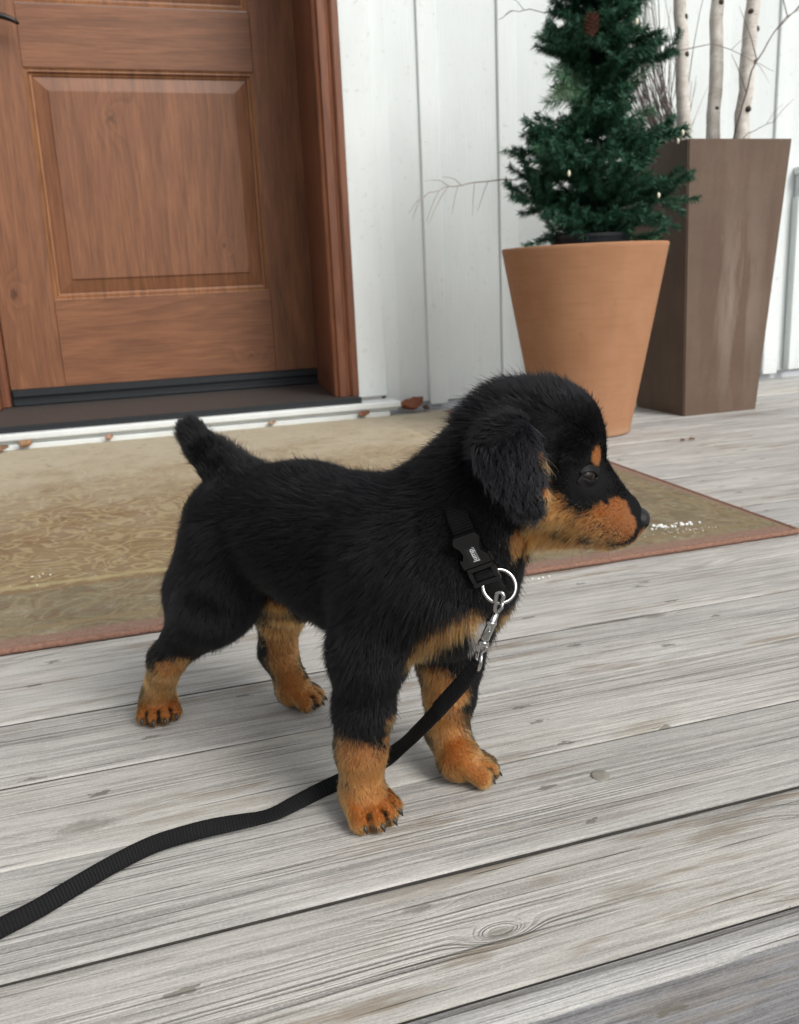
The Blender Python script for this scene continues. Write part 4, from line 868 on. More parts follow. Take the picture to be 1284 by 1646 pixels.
PAINT=[((0.2403,0.5046,0.2245),0.0119,0),
((0.2566,0.5364,0.2245),0.0119,0),
((0.2482,0.5000,0.2296),0.0134,0),
((0.2649,0.5328,0.2296),0.0134,0),
((0.2467,0.4833,0.2457),0.0114,0),
((0.2775,0.5437,0.2457),0.0114,0),
((0.2372,0.4654,0.2615),0.0055,0),
((0.2864,0.5620,0.2615),0.0055,0),
((0.2444,0.4820,0.2634),0.0026,0),
((0.2772,0.5464,0.2634),0.0026,0),
((0.2575,0.4870,0.2364),0.0124,0),
((0.2809,0.5329,0.2364),0.0124,0),
((0.2667,0.4880,0.2294),0.0125,0),
((0.2855,0.5248,0.2294),0.0125,0),
((0.2725,0.4826,0.2308),0.0124,1),
((0.2932,0.5233,0.2308),0.0124,1),
((0.2816,0.4795,0.2296),0.0116,1),
((0.3011,0.5178,0.2296),0.0116,1),
((0.2789,0.4788,0.2381),0.0092,1),
((0.3001,0.5204,0.2381),0.0092,1),
((0.2868,0.4773,0.2343),0.0116,1),
((0.3060,0.5148,0.2343),0.0116,1),
((0.2937,0.4763,0.2316),0.0093,1),
((0.3109,0.5099,0.2316),0.0093,1),
((0.2956,0.4788,0.2384),0.0058,1),
((0.3099,0.5069,0.2384),0.0058,1),
((0.2907,0.4804,0.2443),0.0050,1),
((0.3057,0.5099,0.2443),0.0050,1),
((0.2399,0.5103,0.2156),0.0088,0),
((0.2517,0.5334,0.2156),0.0088,0),
((0.2790,0.4833,0.2761),0.0057,0),
((0.2965,0.5177,0.2761),0.0057,0),
((0.2338,0.4680,0.2825),0.0025,0),
((0.1772,0.5476,0.1394),0.0094,2),
((0.1828,0.5343,0.1517),0.0092,2),
((0.1897,0.5256,0.1604),0.0090,2),
((0.1980,0.5205,0.1661),0.0082,2),
((0.2079,0.5199,0.1682),0.0082,2),
((0.2441,0.5406,0.1596),0.0073,2),
((0.2343,0.5345,0.1583),0.0072,2),
((0.2139,0.5243,0.1591),0.0062,3),
((0.2162,0.5349,0.1467),0.0047,3),
((0.1381,0.5640,0.0181),0.0337,0),
((0.1487,0.5537,0.0116),0.0334,0),
((0.1420,0.5654,0.0390),0.0268,0),
((0.1333,0.5633,0.0569),0.0185,0),
((0.1616,0.5731,0.0531),0.0118,0),
((0.1595,0.5682,0.0709),0.0072,0),
((0.1596,0.5599,0.0871),0.0053,0),
((0.2111,0.5991,0.0867),0.0161,0),
((0.2102,0.6053,0.0686),0.0173,0),
((0.2156,0.6051,0.0491),0.0194,0),
((0.2186,0.5967,0.0339),0.0217,0),
((0.2237,0.5846,0.0205),0.0239,0),
((0.2403,0.5811,0.0160),0.0240,0),
((0.2250,0.5966,0.0748),0.0105,0),
((0.2056,0.6040,0.0934),0.0095,0),
((0.0066,0.7884,0.0126),0.0272,0),
((0.0085,0.7844,0.0326),0.0225,0),
((0.0148,0.7532,0.0600),0.0151,0),
((0.0178,0.7368,0.0738),0.0131,0),
((0.0093,0.7566,0.0601),0.0108,0),
((0.0274,0.7336,0.0791),0.0100,0),
((0.0233,0.7327,0.0802),0.0105,0),
((0.0312,0.7243,0.0889),0.0073,0),
((0.0262,0.8139,0.0223),0.0140,0),
((0.1195,0.7418,0.1014),0.0152,0),
((0.1364,0.7600,0.0922),0.0157,0),
((0.1203,0.7749,0.0682),0.0149,0),
((0.1221,0.7774,0.0484),0.0161,0),
((0.1255,0.7717,0.0314),0.0173,0),
((0.1378,0.7650,0.0176),0.0196,0),
((0.1509,0.7667,0.0143),0.0174,0),
((0.1213,0.7707,0.0170),0.0150,0),
((0.1127,0.7259,0.1223),0.0117,0),
((0.1200,0.7677,0.0813),0.0192,0),
((0.1326,0.7669,0.0843),0.0158,0),
((0.1325,0.7808,0.0608),0.0151,0),
((0.2932,0.4977,0.2210),0.0150,1),
((0.3030,0.4927,0.2235),0.0145,1),
((0.2784,0.5052,0.2211),0.0170,1),
((0.2653,0.5119,0.2211),0.0180,1),
((0.3071,0.4906,0.2260),0.0090,1),
((0.0128,0.7856,0.0491),0.0235,0),
((0.0196,0.7635,0.0642),0.0205,0),
((0.0224,0.7547,0.0686),0.0130,0),
((0.2978,0.4765,0.2339),0.0047,1),
((0.3131,0.5065,0.2339),0.0047,1),
((0.2960,0.4811,0.2435),0.0043,1),
((0.3083,0.5052,0.2435),0.0043,1),
((0.1409,0.5600,0.0133),0.0029,4),
((0.1418,0.5578,0.0100),0.0029,4),
((0.1426,0.5559,0.0072),0.0029,4),
((0.1510,0.5606,0.0133),0.0029,4),
((0.1519,0.5584,0.0100),0.0029,4),
((0.1527,0.5565,0.0072),0.0029,4),
((0.1587,0.5672,0.0133),0.0029,4),
((0.1596,0.5650,0.0100),0.0029,4),
((0.1604,0.5631,0.0072),0.0029,4),
((0.2444,0.5871,0.0133),0.0029,4),
((0.2467,0.5864,0.0100),0.0029,4),
((0.2486,0.5859,0.0072),0.0029,4),
((0.2501,0.5954,0.0133),0.0029,4),
((0.2524,0.5948,0.0100),0.0029,4),
((0.2544,0.5942,0.0072),0.0029,4),
((0.2497,0.6055,0.0133),0.0029,4),
((0.2520,0.6049,0.0100),0.0029,4),
((0.2539,0.6043,0.0072),0.0029,4),
((-0.0021,0.7949,0.0133),0.0029,4),
((-0.0023,0.7927,0.0100),0.0029,4),
((-0.0024,0.7908,0.0072),0.0029,4),
((0.0066,0.7913,0.0133),0.0029,4),
((0.0064,0.7891,0.0100),0.0029,4),
((0.0063,0.7872,0.0072),0.0029,4),
((0.0157,0.7937,0.0133),0.0029,4),
((0.0155,0.7915,0.0100),0.0029,4),
((0.0154,0.7896,0.0072),0.0029,4),
((0.1436,0.7660,0.0133),0.0029,4),
((0.1455,0.7649,0.0100),0.0029,4),
((0.1472,0.7641,0.0072),0.0029,4),
((0.1504,0.7725,0.0133),0.0029,4),
((0.1524,0.7714,0.0100),0.0029,4),
((0.1541,0.7705,0.0072),0.0029,4),
((0.1520,0.7818,0.0133),0.0029,4),
((0.1539,0.7807,0.0100),0.0029,4),
((0.1556,0.7798,0.0072),0.0029,4),
((0.2829,0.4780,0.2374),0.0006,4),
((0.3030,0.5176,0.2374),0.0006,4),
((0.2872,0.4772,0.2338),0.0007,4),
((0.3063,0.5146,0.2338),0.0007,4),
((0.2900,0.4767,0.2300),0.0006,4),
((0.3083,0.5126,0.2300),0.0006,4),
((0.2800,0.4791,0.2331),0.0006,4),
((0.3005,0.5193,0.2331),0.0006,4),
((0.2852,0.4781,0.2286),0.0007,4),
((0.3043,0.5157,0.2286),0.0007,4),
((0.2894,0.4777,0.2254),0.0006,4),
((0.3071,0.5125,0.2254),0.0006,4),
((0.2774,0.4805,0.2307),0.0006,4),
((0.2978,0.5207,0.2307),0.0006,4),
((0.2831,0.4812,0.2253),0.0006,4),
((0.3006,0.5156,0.2253),0.0006,4),
((0.2934,0.4765,0.2328),0.0006,4),
((0.3105,0.5100,0.2328),0.0006,4),
((0.2778,0.4790,0.2366),0.0006,4),
((0.2993,0.5212,0.2366),0.0006,4),
((0.2863,0.4780,0.2386),0.0005,4),
((0.3051,0.5148,0.2386),0.0005,4),
((0.2846,0.4844,0.2214),0.0063,1),
((0.2989,0.5124,0.2214),0.0063,1),
((0.2900,0.4786,0.2239),0.0070,1),
((0.3068,0.5116,0.2239),0.0070,1),
((0.2722,0.4939,0.2214),0.0063,1),
((0.2839,0.5169,0.2214),0.0063,1),
((0.2942,0.4761,0.2264),0.0054,1),
((0.3112,0.5096,0.2264),0.0054,1),
((0.2804,0.4926,0.2182),0.0048,1),
((0.2898,0.5111,0.2182),0.0048,1),
((0.2768,0.4925,0.2204),0.0020,4),
((0.2877,0.5140,0.2204),0.0020,4),
((0.2801,0.4920,0.2188),0.0016,4),
((0.2901,0.5116,0.2188),0.0016,4),
((0.2738,0.4919,0.2226),0.0012,4),
((0.2864,0.5168,0.2226),0.0012,4)]
COL_A=(0.1989,0.5127,0.2384);COL_A_N=(-0.6969,-0.7159,-0.0432)
COL_B=(0.2167,0.5119,0.1991);COL_B_N=(0.0074,-0.9631,-0.2690)
EYE=(0.2731,0.4812,0.2647);EYE_N=(0.2662,-0.9609,0.0760)
EYE_BACK=(0.2682,0.4800,0.2643);EYE_BACK_N=(0.1117,-0.9932,0.0342)
EYE_FRONT=(0.2816,0.4831,0.2614);EYE_FRONT_N=(0.2300,-0.8954,0.3812)
NOSE=(0.3133,0.4875,0.2297)
RING=(0.2218,0.5060,0.1934)
CLIP=[(0.2192,0.4994,0.1896),(0.2164,0.4994,0.1783),(0.2134,0.4998,0.1723),(0.2086,0.5012,0.1598),(0.2078,0.5026,0.1560),(0.2048,0.5058,0.1401)]
LEASH=[((0.2061,0.5065,0.1435),90),
((0.2033,0.5110,0.1351),88),
((0.1981,0.5210,0.1211),80),
((0.1883,0.5430,0.0936),75),
((0.1805,0.5710,0.0642),75),
((0.1746,0.6000,0.0374),75),
((0.1594,0.6120,0.0216),70),
((0.1404,0.6180,0.0129),60),
((0.1205,0.6196,0.0068),45),
((0.0992,0.6120,0.0054),32),
((0.0811,0.6057,0.0039),20),
((0.0691,0.6040,0.0036),18),
((0.0550,0.6020,0.0052),30),
((0.0322,0.5993,0.0073),50),
((0.0099,0.5965,0.0079),58),
((-0.0120,0.5916,0.0080),60),
((-0.0374,0.5790,0.0080),60),
((-0.0613,0.5640,0.0079),58),
((-0.0836,0.5494,0.0077),55),
((-0.1048,0.5389,0.0074),52),
((-0.1311,0.5235,0.0068),45),
((-0.1589,0.5106,0.0057),35)]
NECK_IDX=[0, 2, 3, 45, 46];EAR_IDX=[57, 58, 60, 61]

A_ = np.array
PR = [(p[0], A_(p[1]), A_(p[2]) if p[0] == 'e' else p[2], A_(p[3]), p[4], p[5]) for p in DOG_PRIMS]
def smin(a, b, k):
    h = np.maximum(k-np.abs(a-b), 0)/k; return np.minimum(a, b)-h*h*k*.25
def sdf(p, ps=None):
    D = None
    for t, a, ra, b, rb, k in (ps or PR):
        if t == 'c':
            ba = b-a; s = np.clip(((p-a)@ba)/(ba@ba), 0, 1); d = np.linalg.norm(p-a-s[:, None]*ba, axis=1)-(ra+(rb-ra)*s)
        else:
            q = (p-a)@b.T; k0 = np.linalg.norm(q/ra, axis=1); k1 = np.linalg.norm(q/(ra*ra), axis=1); d = k0*(k0-1)/np.maximum(k1, 1e-9)
        D = d if D is None else smin(D, d, k)
    return D
HO, HF, HL = A_(HEAD_O), A_(HEAD_F), A_(HEAD_L)
EY, EYN = A_(EYE), A_(EYE_N); EYN = EYN/np.linalg.norm(EYN)
def mirr(p): return p-2*((p-HO)@HL)*HL
EYn = EYN-2*(EYN@HL)*HL
MOUTH = None
def body_sdf(p):
    d = sdf(p)
    for e in (EY, mirr(EY)):                      # eye sockets
        q = .0062-np.linalg.norm(p-e, axis=1); h = np.maximum(.004-np.abs(d-q), 0)/.004; d = np.maximum(d, q)+h*h*.001
    return np.maximum(d, .0004-p[:, 2])
def surface_nets(fn, lo, hi, h, band=.02):
    lo, hi = A_(lo), A_(hi); n = np.ceil((hi-lo)/h).astype(int)+1
    ax = [lo[i]+np.arange(n[i])*h for i in range(3)]
    c = 4; cax = [a[::c] for a in ax]
    G = np.stack(np.meshgrid(*cax, indexing='ij'), -1).reshape(-1, 3); cv = fn(G).reshape([len(a) for a in cax])
    full = np.repeat(np.repeat(np.repeat(cv, c, 0), c, 1), c, 2)[:n[0], :n[1], :n[2]].copy()
    near = np.abs(full) < h*c*2.2; idx = np.argwhere(near); P = lo+idx*h; vals = np.empty(len(P))
    for s in range(0, len(P), 150000): vals[s:s+150000] = fn(P[s:s+150000])
    full[near] = vals; S = full
    ins = S < 0
    cell = np.zeros((n[0]-1, n[1]-1, n[2]-1), int)
    for dx in (0, 1):
        for dy in (0, 1):
            for dz in (0, 1): cell += ins[dx:n[0]-1+dx, dy:n[1]-1+dy, dz:n[2]-1+dz]
    act = (cell > 0) & (cell < 8); ci = np.argwhere(act); vid = -np.ones(act.shape, int); vid[act] = np.arange(len(ci))
    acc = np.zeros((len(ci), 3)); cnt = np.zeros(len(ci))
    corners = [(a, b, c_) for a in (0, 1) for b in (0, 1) for c_ in (0, 1)]
    for i in range(8):
        for j in range(i+1, 8):
            a, b = A_(corners[i]), A_(corners[j])
            if np.abs(a-b).sum() != 1: continue
            va = S[tuple((ci+a).T)]; vb = S[tuple((ci+b).T)]; m = (va < 0) != (vb < 0)
            t = np.where(m, va/np.where(m, va-vb, 1), 0); acc += np.where(m[:, None], a+(b-a)*t[:, None], 0); cnt += m
    V = lo+(ci+acc/cnt[:, None])*h; Fs = []
    for ax_ in range(3):
        o1, o2 = (ax_+1) % 3, (ax_+2) % 3; sl = [slice(0, n[k]) for k in range(3)]
        A1 = np.take(ins, range(n[ax_]-1), ax_); B1 = np.take(ins, range(1, n[ax_]), ax_); e = np.argwhere(A1 != B1)
        e = e[(e[:, o1] > 0) & (e[:, o2] > 0) & (e[:, o1] < n[o1]-1) & (e[:, o2] < n[o2]-1)]
        sgn = ins[tuple(e.T)]; u = np.zeros(3, int); u[o1] = 1; w = np.zeros(3, int); w[o2] = 1
        q = np.stack([vid[tuple((e-u-w).T)], vid[tuple((e-w).T)], vid[tuple(e.T)], vid[tuple((e-u).T)]], 1)
        q[~sgn] = q[~sgn][:, ::-1]; Fs.append(q)
    F = np.concatenate(Fs); F = F[(F >= 0).all(1)]
    for it in range(2):                                              # settle on the surface
        d = fn(V); g = grad(fn, V); V = V-g*d[:, None]*.9
    return V, F
def grad(fn, P, e=.0006):
    g = np.stack([fn(P+v)-fn(P-v) for v in np.eye(3)*e], 1); return g/np.maximum(np.linalg.norm(g, axis=1), 1e-9)[:, None]

pup = thing('puppy', 'black and tan puppy with white chest spot standing on the deck', 'dog', BODY_O)
V, F = surface_nets(body_sdf, (-.05, .42, -.006), (.345, .88, .345), .0024)
VN = grad(body_sdf, V)
# --- colours of the coat
PT = [(A_(c), r, k) for c, r, k in PAINT]
PAL = A_([[.42,.150,.038],[.35,.122,.034],[.33,.135,.038],[.62,.58,.52],[.008,.007,.007],[.0021,.0021,.0026]])
def vnoise(P, s, seed=0.0):
    # cheap smooth noise from sines
    q = P*s+seed; return (np.sin(q[:, 0]*1.7+np.sin(q[:, 1]*1.3+q[:, 2]))+np.sin(q[:, 1]*2.1+np.sin(q[:, 2]*1.9+q[:, 0]*.7))+np.sin(q[:, 2]*1.6+np.sin(q[:, 0]*2.3)))/3
def coat(P, jit=None):
    n = vnoise(P, 260)*.10+vnoise(P, 700, 3.)*.08
    soft = 0 if jit is None else jit*.12+np.where(P[:, 2] < .13, jit*.16, jit*.10)
    n = n+soft
    best = np.full(len(P), 9.); idx = np.full(len(P), 5)
    dark = np.zeros(len(P), bool)
    for c, r, k in PT:
        d = np.linalg.norm(P-c, axis=1)/r+n
        if k == 4: dark |= d < 1; continue
        if k == 3: d = d*.8
        m = (d < 1) & (d < best); best = np.where(m, d, best); idx = np.where(m, k, idx)
    idx[dark] = 4
    return PAL[idx], idx
me = npmesh('body', V, F); cv, ci = coat(V)
ca = me.color_attributes.new('coat', 'FLOAT_COLOR', 'POINT'); ca.data.foreach_set('color', np.concatenate([cv*A_([.58,.64,.85]), np.ones((len(V), 1))], 1).astype(np.float32).ravel())
g = NG('puppy_skin', .8, .2); at = g.t.nodes.new('ShaderNodeAttribute'); at.attribute_name = 'coat'
M_skin = g.done(at.outputs['Color'])
link('body', me, pup, [M_skin], True)
# --- fur
def build_fur(N, seed):
    rg = np.random.default_rng(seed); T = np.concatenate([F[:, [0, 1, 2]], F[:, [0, 2, 3]]])
    ar = np.linalg.norm(np.cross(V[T[:, 1]]-V[T[:, 0]], V[T[:, 2]]-V[T[:, 0]]), axis=1)
    cen = V[T].mean(1)
    face = (np.linalg.norm(cen-(HO+HF*.035-A_([0, 0, .03])), axis=1) < .055); paws = cen[:, 2] < .055
    ar = ar*np.where(face, 2.4, 1)*np.where(paws, 2.6, 1)
    camside = (VN[T[:, 0]]@A_([-.29, -.92, .3])) > -.45; ar = ar*np.where(camside, 1, .4)
    ti = rg.choice(len(T), N, p=ar/ar.sum()); b = rg.random((N, 2)); fl = b.sum(1) > 1; b[fl] = 1-b[fl]; w = np.stack([1-b.sum(1), b[:, 0], b[:, 1]], 1)
    P = (V[T[ti]]*w[:, :, None]).sum(1); Nn = (VN[T[ti]]*w[:, :, None]).sum(1); Nn /= np.linalg.norm(Nn, axis=1)[:, None]
    fa = A_([f[0] for f in FUR]); fd = A_([f[1] for f in FUR]); flen = A_([f[2] for f in FUR]); fli = A_([f[3] for f in FUR])
    W = np.zeros((N, len(fa)))
    for i in range(len(fa)): W[:, i] = 1/(np.linalg.norm(P-fa[i], axis=1)**2+2e-5)**2
    # anchors of another limb or side should not count: weigh by facing
    ear = np.min([sdf(P, [PR[i]]) for i in EAR_IDX], 0) < .0032; fe = A_([len(f) > 4 and f[4] == 1 for f in FUR])
    W[np.ix_(ear, ~fe)] *= 1e-4; W[np.ix_(~ear, fe)] *= 1e-4
    W /= W.sum(1)[:, None]
    D = W@fd; Ln = W@flen; Li = W@fli
    # coherent waves of the coat
    wv = np.stack([vnoise(P, 95, 1.), vnoise(P, 95, 7.), vnoise(P, 95, 13.)], 1)*.22+np.stack([vnoise(P, 300, 2.), vnoise(P, 300, 5.), vnoise(P, 300, 9.)], 1)*.12
    wv = wv*np.where(ear, .4, 1.0)[:, None]
    D = D/np.maximum(np.linalg.norm(D, axis=1), 1e-6)[:, None]+wv; D -= Nn*(D*Nn).sum(1)[:, None]; D /= np.maximum(np.linalg.norm(D, axis=1), 1e-6)[:, None]
    # keep clear: eyes, nose, collar, ground, claws
    keep = np.ones(N, bool); fac = np.ones(N)
    for e in (EY, mirr(EY)):
        de = np.linalg.norm(P-e, axis=1); keep &= de > .0074; fac = np.minimum(fac, np.clip((de-.004)/.020, .22, 1))
    dn = np.linalg.norm(P-A_(NOSE), axis=1); keep &= dn > .0092; fac = np.minimum(fac, np.clip((dn-.004)/.02, .35, 1))
    sc = (P-CB)@CW; rad_ = np.linalg.norm((P-CB)-sc[:, None]*CW, axis=1); onneck = (rad_ < .085) & (P[:, 2] > .15)
    along = (P-CA)@CD; near = onneck & (np.abs(sc) < .0088) & (along > -.010) & (along < .052); keep &= ~near
    eard = np.min([sdf(P, [PR[i]]) for i in EAR_IDX], 0); fac = np.where(~ear & (eard < .016), np.minimum(fac, .55), fac)
    # nothing may lie over the buckle
    qb = P-A_(COL_B); fac = np.where((np.linalg.norm(P-(A_(COL_A)+A_(COL_B))/2, axis=1) < .036), np.minimum(fac, .42), fac)
    fac = np.where(onneck & (np.abs(sc) < .022) & ((P@A_([-.29, -.92, 0])) > (CB@A_([-.29, -.92, 0]))), np.minimum(fac, .6), fac)
    ear = ear[keep]; P, Nn, D, Ln, Li, fac = P[keep], Nn[keep], D[keep], Ln[keep], Li[keep], fac[keep]; N = len(P)
    Ln = Ln*fac*(.65+.5*rg.random(N)); stray = rg.random(N) < .04; Ln = np.where(stray, Ln*1.35, Ln)
    Li = np.clip(Li+rg.normal(size=N)*.07+stray*.2, .08, 1)
    K = 6; t = np.linspace(0, 1, K); pts = np.zeros((N, K, 3)); pts[:, 0] = P-Nn*.0006
    d = D*(1-Li)[:, None]+Nn*(Li+.25)[:, None]; d /= np.linalg.norm(d, axis=1)[:, None]
    for k in range(1, K):
        dd = d+D*(.20*k)*(1-Li)[:, None]-A_([0, 0, .05])*k*Li[:, None]; dd += rg.normal(size=(N, 3))*.05; dd /= np.linalg.norm(dd, axis=1)[:, None]
        pts[:, k] = pts[:, k-1]+dd*(Ln/(K-1))[:, None]
    side = np.cross(D, Nn); ph = vnoise(P, 110, 4.)*3+(P@A_([0, 0, 1.]))*420
    for k in range(1, K): pts[:, k] += side*(np.sin(ph+k*1.5)*.0006*np.where(ear, 1.5, .25))[:, None]
    # clump tips towards guide hairs
    Gc = 26000; gi = rg.choice(N, Gc, replace=False); kd = KDTree(Gc)
    for i, j in enumerate(gi): kd.insert(Vector(P[j]), i)
    kd.balance(); nn = np.fromiter((kd.find(Vector(p))[1] for p in P), int, N); gj = gi[nn]
    off = P[gj]-P; dist = np.linalg.norm(off, axis=1); cl = np.where(dist < .005, np.where(ear, .75, .36), 0)*(.4+.6*rg.random(N))
    for k in range(1, K):
        s = Ln/np.maximum(Ln[gj], 1e-5); tgt = P[gj]+(pts[gj, k]-P[gj])*np.minimum(s, 1.3)[:, None]
        pts[:, k] = pts[:, k]*(1-(cl*t[k]**1.2)[:, None])+tgt*(cl*t[k]**1.2)[:, None]
    # stay off the deck
    pts[:, :, 2] = np.maximum(pts[:, :, 2], .0006)
    col, idx = coat(P, rg.normal(size=N)); br = np.exp(rg.normal(size=N)*.22)[:, None]; col = col*br
    col[ear & (idx == 5)] *= 3.4  # sheen of the ears put into the colour: their black hairs are lightened
    tan = np.isin(idx, (0, 1, 2)); mixb = rg.random(N) < .06
    col[tan & mixb] *= .35
    lt = tan & (rg.random(N) < .22); col[lt] = col[lt]*.8+A_([.55,.34,.16])*.2
    return pts, col, Ln, idx
CA, CBp = A_(COL_A), A_(COL_B); CD = CBp-CA; CD /= np.linalg.norm(CD); Cn = A_(COL_A_N)*.6+A_(COL_B_N)*.4; Cn -= CD*(Cn@CD); Cn /= np.linalg.norm(Cn)
CW = np.cross(CD, Cn); CB = (CA+CBp)/2-Cn*.05
def add_curves(name, pts, col, r0_, parent, mat):
    N, K, _ = pts.shape; hc = bpy.data.hair_curves.new(name); hc.add_curves([K]*N)
    pos = hc.attributes.get('position') or hc.attributes.new('position', 'FLOAT_VECTOR', 'POINT'); pos.data.foreach_set('vector', pts.astype(np.float32).ravel())
    ra = hc.attributes.get('radius') or hc.attributes.new('radius', 'FLOAT', 'POINT')
    prof = r0_*A_([1, 1, .92, .78, .5, .12])[:K]; ra.data.foreach_set('value', np.tile(prof, N).astype(np.float32))
    c = hc.attributes.new('coat', 'FLOAT_COLOR', 'CURVE'); c.data.foreach_set('color', np.concatenate([col, np.ones((N, 1))], 1).astype(np.float32).ravel())
    hc.materials.append(mat); o = bpy.data.objects.new(name, hc); COL.objects.link(o)
    if parent is not None: o.parent = parent; o.matrix_parent_inverse = Matrix.Translation(-Vector(parent.location))
    return o
def mat_fur():
    m = bpy.data.materials.new('puppy_fur'); m.use_nodes = True; t = m.node_tree; t.nodes.clear(); o = t.nodes.new('ShaderNodeOutputMaterial')
    h = t.nodes.new('ShaderNodeBsdfHairPrincipled'); h.parametrization = 'COLOR'
    a = t.nodes.new('ShaderNodeAttribute'); a.attribute_name = 'coat'
    t.links.new(a.outputs['Color'], h.inputs['Color']); h.inputs['Roughness'].default_value = .34; h.inputs['Radial Roughness'].default_value = .7; h.inputs['IOR'].default_value = 1.33
    h.inputs['Random Roughness'].default_value = .2
    t.links.new(h.outputs[0], o.inputs[0]); return m
M_fur = mat_fur()
pts, col, Ln, idx = build_fur(300000, 1)
add_curves('fur', pts, col, .000115, pup, M_fur)
# whiskers and brow hairs
def whiskers():
    rg = random.Random(8); P = []
    for i in range(34):
        base = HO+HF*rg.uniform(.018, .045)+A_([0, 0, 1])*rg.uniform(-.062, -.042)+HL*(-.016 if i % 2 else .016)
        d = HF*rg.uniform(-.1, .5)-A_([0, 0, 1])*rg.uniform(.3, 1)+HL*(-1 if i % 2 else 1)*rg.uniform(.1, .5); d /= np.linalg.norm(d); L = rg.uniform(.008, .020)
        P.append([base+d*L*k/5+HF*-.002*(k/5)**2 for k in range(6)])
    P = A_(P); add_curves('whiskers', P, np.tile(A_([[.05,.04,.03]]), (len(P), 1)), .00009, pup, M_fur)
whiskers()
# --- claws
M_claw = simple('dark_claw', (.018,.014,.012), .35, var=.4)
for p, d in CLAWS:
    p, d = Vector(p), Vector(d).normalized(); p = p+Vector((0, 0, .0002))
    q1 = p+d*.0022; q2 = p+d*.0040+Vector((0, 0, -.0009)); q2.z = max(q2.z, .0008)
    tubeobj('claw', [p-d*.003+Vector((0, 0, .0012)), p+Vector((0, 0, .0004)), q1, q2], [.0015, .0017, .0013, .0003], M_claw, pup, 8)
# --- eyes
g = NG('eye_dark', .13, .35); M_eye = g.done((.010, .006, .0045)); M_lid = simple('eyelid_skin', (.004,.0035,.004), .6, spec=.25, var=.3, scale=900, bumpd=.0002)
for e, n_, bk, fr in ((EY, EYN, A_(EYE_BACK), A_(EYE_FRONT)), (mirr(EY), EYn, mirr(A_(EYE_BACK)), mirr(A_(EYE_FRONT)))):
    c = e-n_*.0062; bm = bmesh.new(); bmesh.ops.create_uvsphere(bm, u_segments=24, v_segments=16, radius=.0074); bmesh.ops.translate(bm, verts=bm.verts, vec=Vector(c))
    eb = bmobj('eye', bm, [M_eye], pup, True)
    a = fr-bk; a -= n_*(a@n_); a /= np.linalg.norm(a); u_ = np.cross(n_, a); u_ *= np.sign(u_[2])
    # lids: two bands wrapping over the eyeball, leaving an almond slit
    for sg, open_, nm in ((1, .0026, 'upper_eyelid'), (-1, .0028, 'lower_eyelid')):
        Vv = []; Ff = []; n, m = 17, 6
        for i in range(n):
            s = i/(n-1)*2-1
            for j in range(m):
                q = j/(m-1); h0 = open_*(1-s*s)-.0001; X = s*(.0070+.0026*q); hgt = h0+q*(.0086*math.sqrt(max(0, 1-.75*s*s))-h0)
                r2 = X*X+hgt*hgt; ball = -.0062+math.sqrt(max(0, .0074**2-r2)); z_ = max(ball+.0005, -.0006-q*.0006) if q < .5 else -.0004-q*.0012
                Vv.append(e+a*X+u_*sg*hgt+n_*z_)
        for i in range(n-1):
            for j in range(m-1): k = i*m+j; Ff.append((k, k+1, k+m+1, k+m))
        lo_ = link(nm, mesh(nm, Vv, Ff), pup, [M_lid], True); md = lo_.modifiers.new('s', 'SOLIDIFY'); md.thickness = .0007; md.offset = 0
# --- nose
def nose():
    No = A_(NOSE)-HF*.0012; f_ = HF*math.cos(R(-16))+A_([0, 0, 1])*math.sin(R(-16)); up = np.cross(f_, HL); up *= np.sign(up[2]); B3 = A_([f_, HL, up])
    def fn(p):
        q = (p-No)@B3.T
        def el(c, r): r = A_(r); d = q-A_(c); k0 = np.linalg.norm(d/r, axis=1); k1 = np.linalg.norm(d/(r*r), axis=1); return k0*(k0-1)/np.maximum(k1, 1e-9)
        d = el((-.0008, 0, .0020), (.0072, .0096, .0066)); d = smin(d, el((-.0018, 0, -.0042), (.0056, .0058, .0066)), .003)
        for s in (-1, 1):
            d = smin(d, el((.0006, s*.0048, .0004), (.0052, .0042, .0048)), .0015)
            h_ = np.minimum(el((.0030, s*.0062, -.0012), (.0042, .0024, .0021)), el((-.001, s*.0088, -.0018), (.0042, .0018, .0011)))
            d = np.maximum(d, -h_)
        g_ = np.maximum(np.abs(q[:, 1])-.0003, np.maximum(-(q[:, 0]-.0030), q[:, 2]-.001)); return np.maximum(d, -g_)
    Vn, Fn = surface_nets(fn, No-.014, No+.014, .0005)
    g = NG('nose_leather', .40, .35); v = g.t.nodes.new('ShaderNodeTexVoronoi'); g.set(v.inputs['Vector'], g.pos()); v.inputs['Scale'].default_value = 1500
    m = g.done((.0065,.0065,.0075), None, g.bump(v.outputs['Distance'], .00025))
    link('nose', npmesh('nose', Vn, Fn), pup, [m], True)
nose()

# ------------------------------------------------------------ collar
NECK = [p for i, p in enumerate(PR) if i in NECK_IDX]
def mat_web(name, axis_vec, pitch, col=(.0045,.0045,.0055)):
    g = NG(name, .75, .3); uvn = g.t.nodes.new('ShaderNodeAttribute'); uvn.attribute_name = 'run'
    s = g.m_('SINE', g.m_('MULTIPLY', uvn.outputs['Fac'], 6.2832/pitch)); n = g.noise(g.pos(), 900, 3, .6)
    c = g.mix(g.ramp(s, [(.25, 0.0), (.9, 1.0)]), tuple(q*.45 for q in col), tuple(q*1.7 for q in col))
    c = g.mix(g.m_('MULTIPLY', g.ramp(n, [(.5, 0.0), (.8, 1.0)]), .4), c, (.016,.016,.018))
    return g.done(c, None, g.bump(g.m_('ADD', s, g.m_('MULTIPLY', n, .6)), .00035))
M_webc = mat_web('collar_webbing', None, .0019); M_webl = mat_web('leash_webbing', None, .0024, (.0042,.0045,.0055))
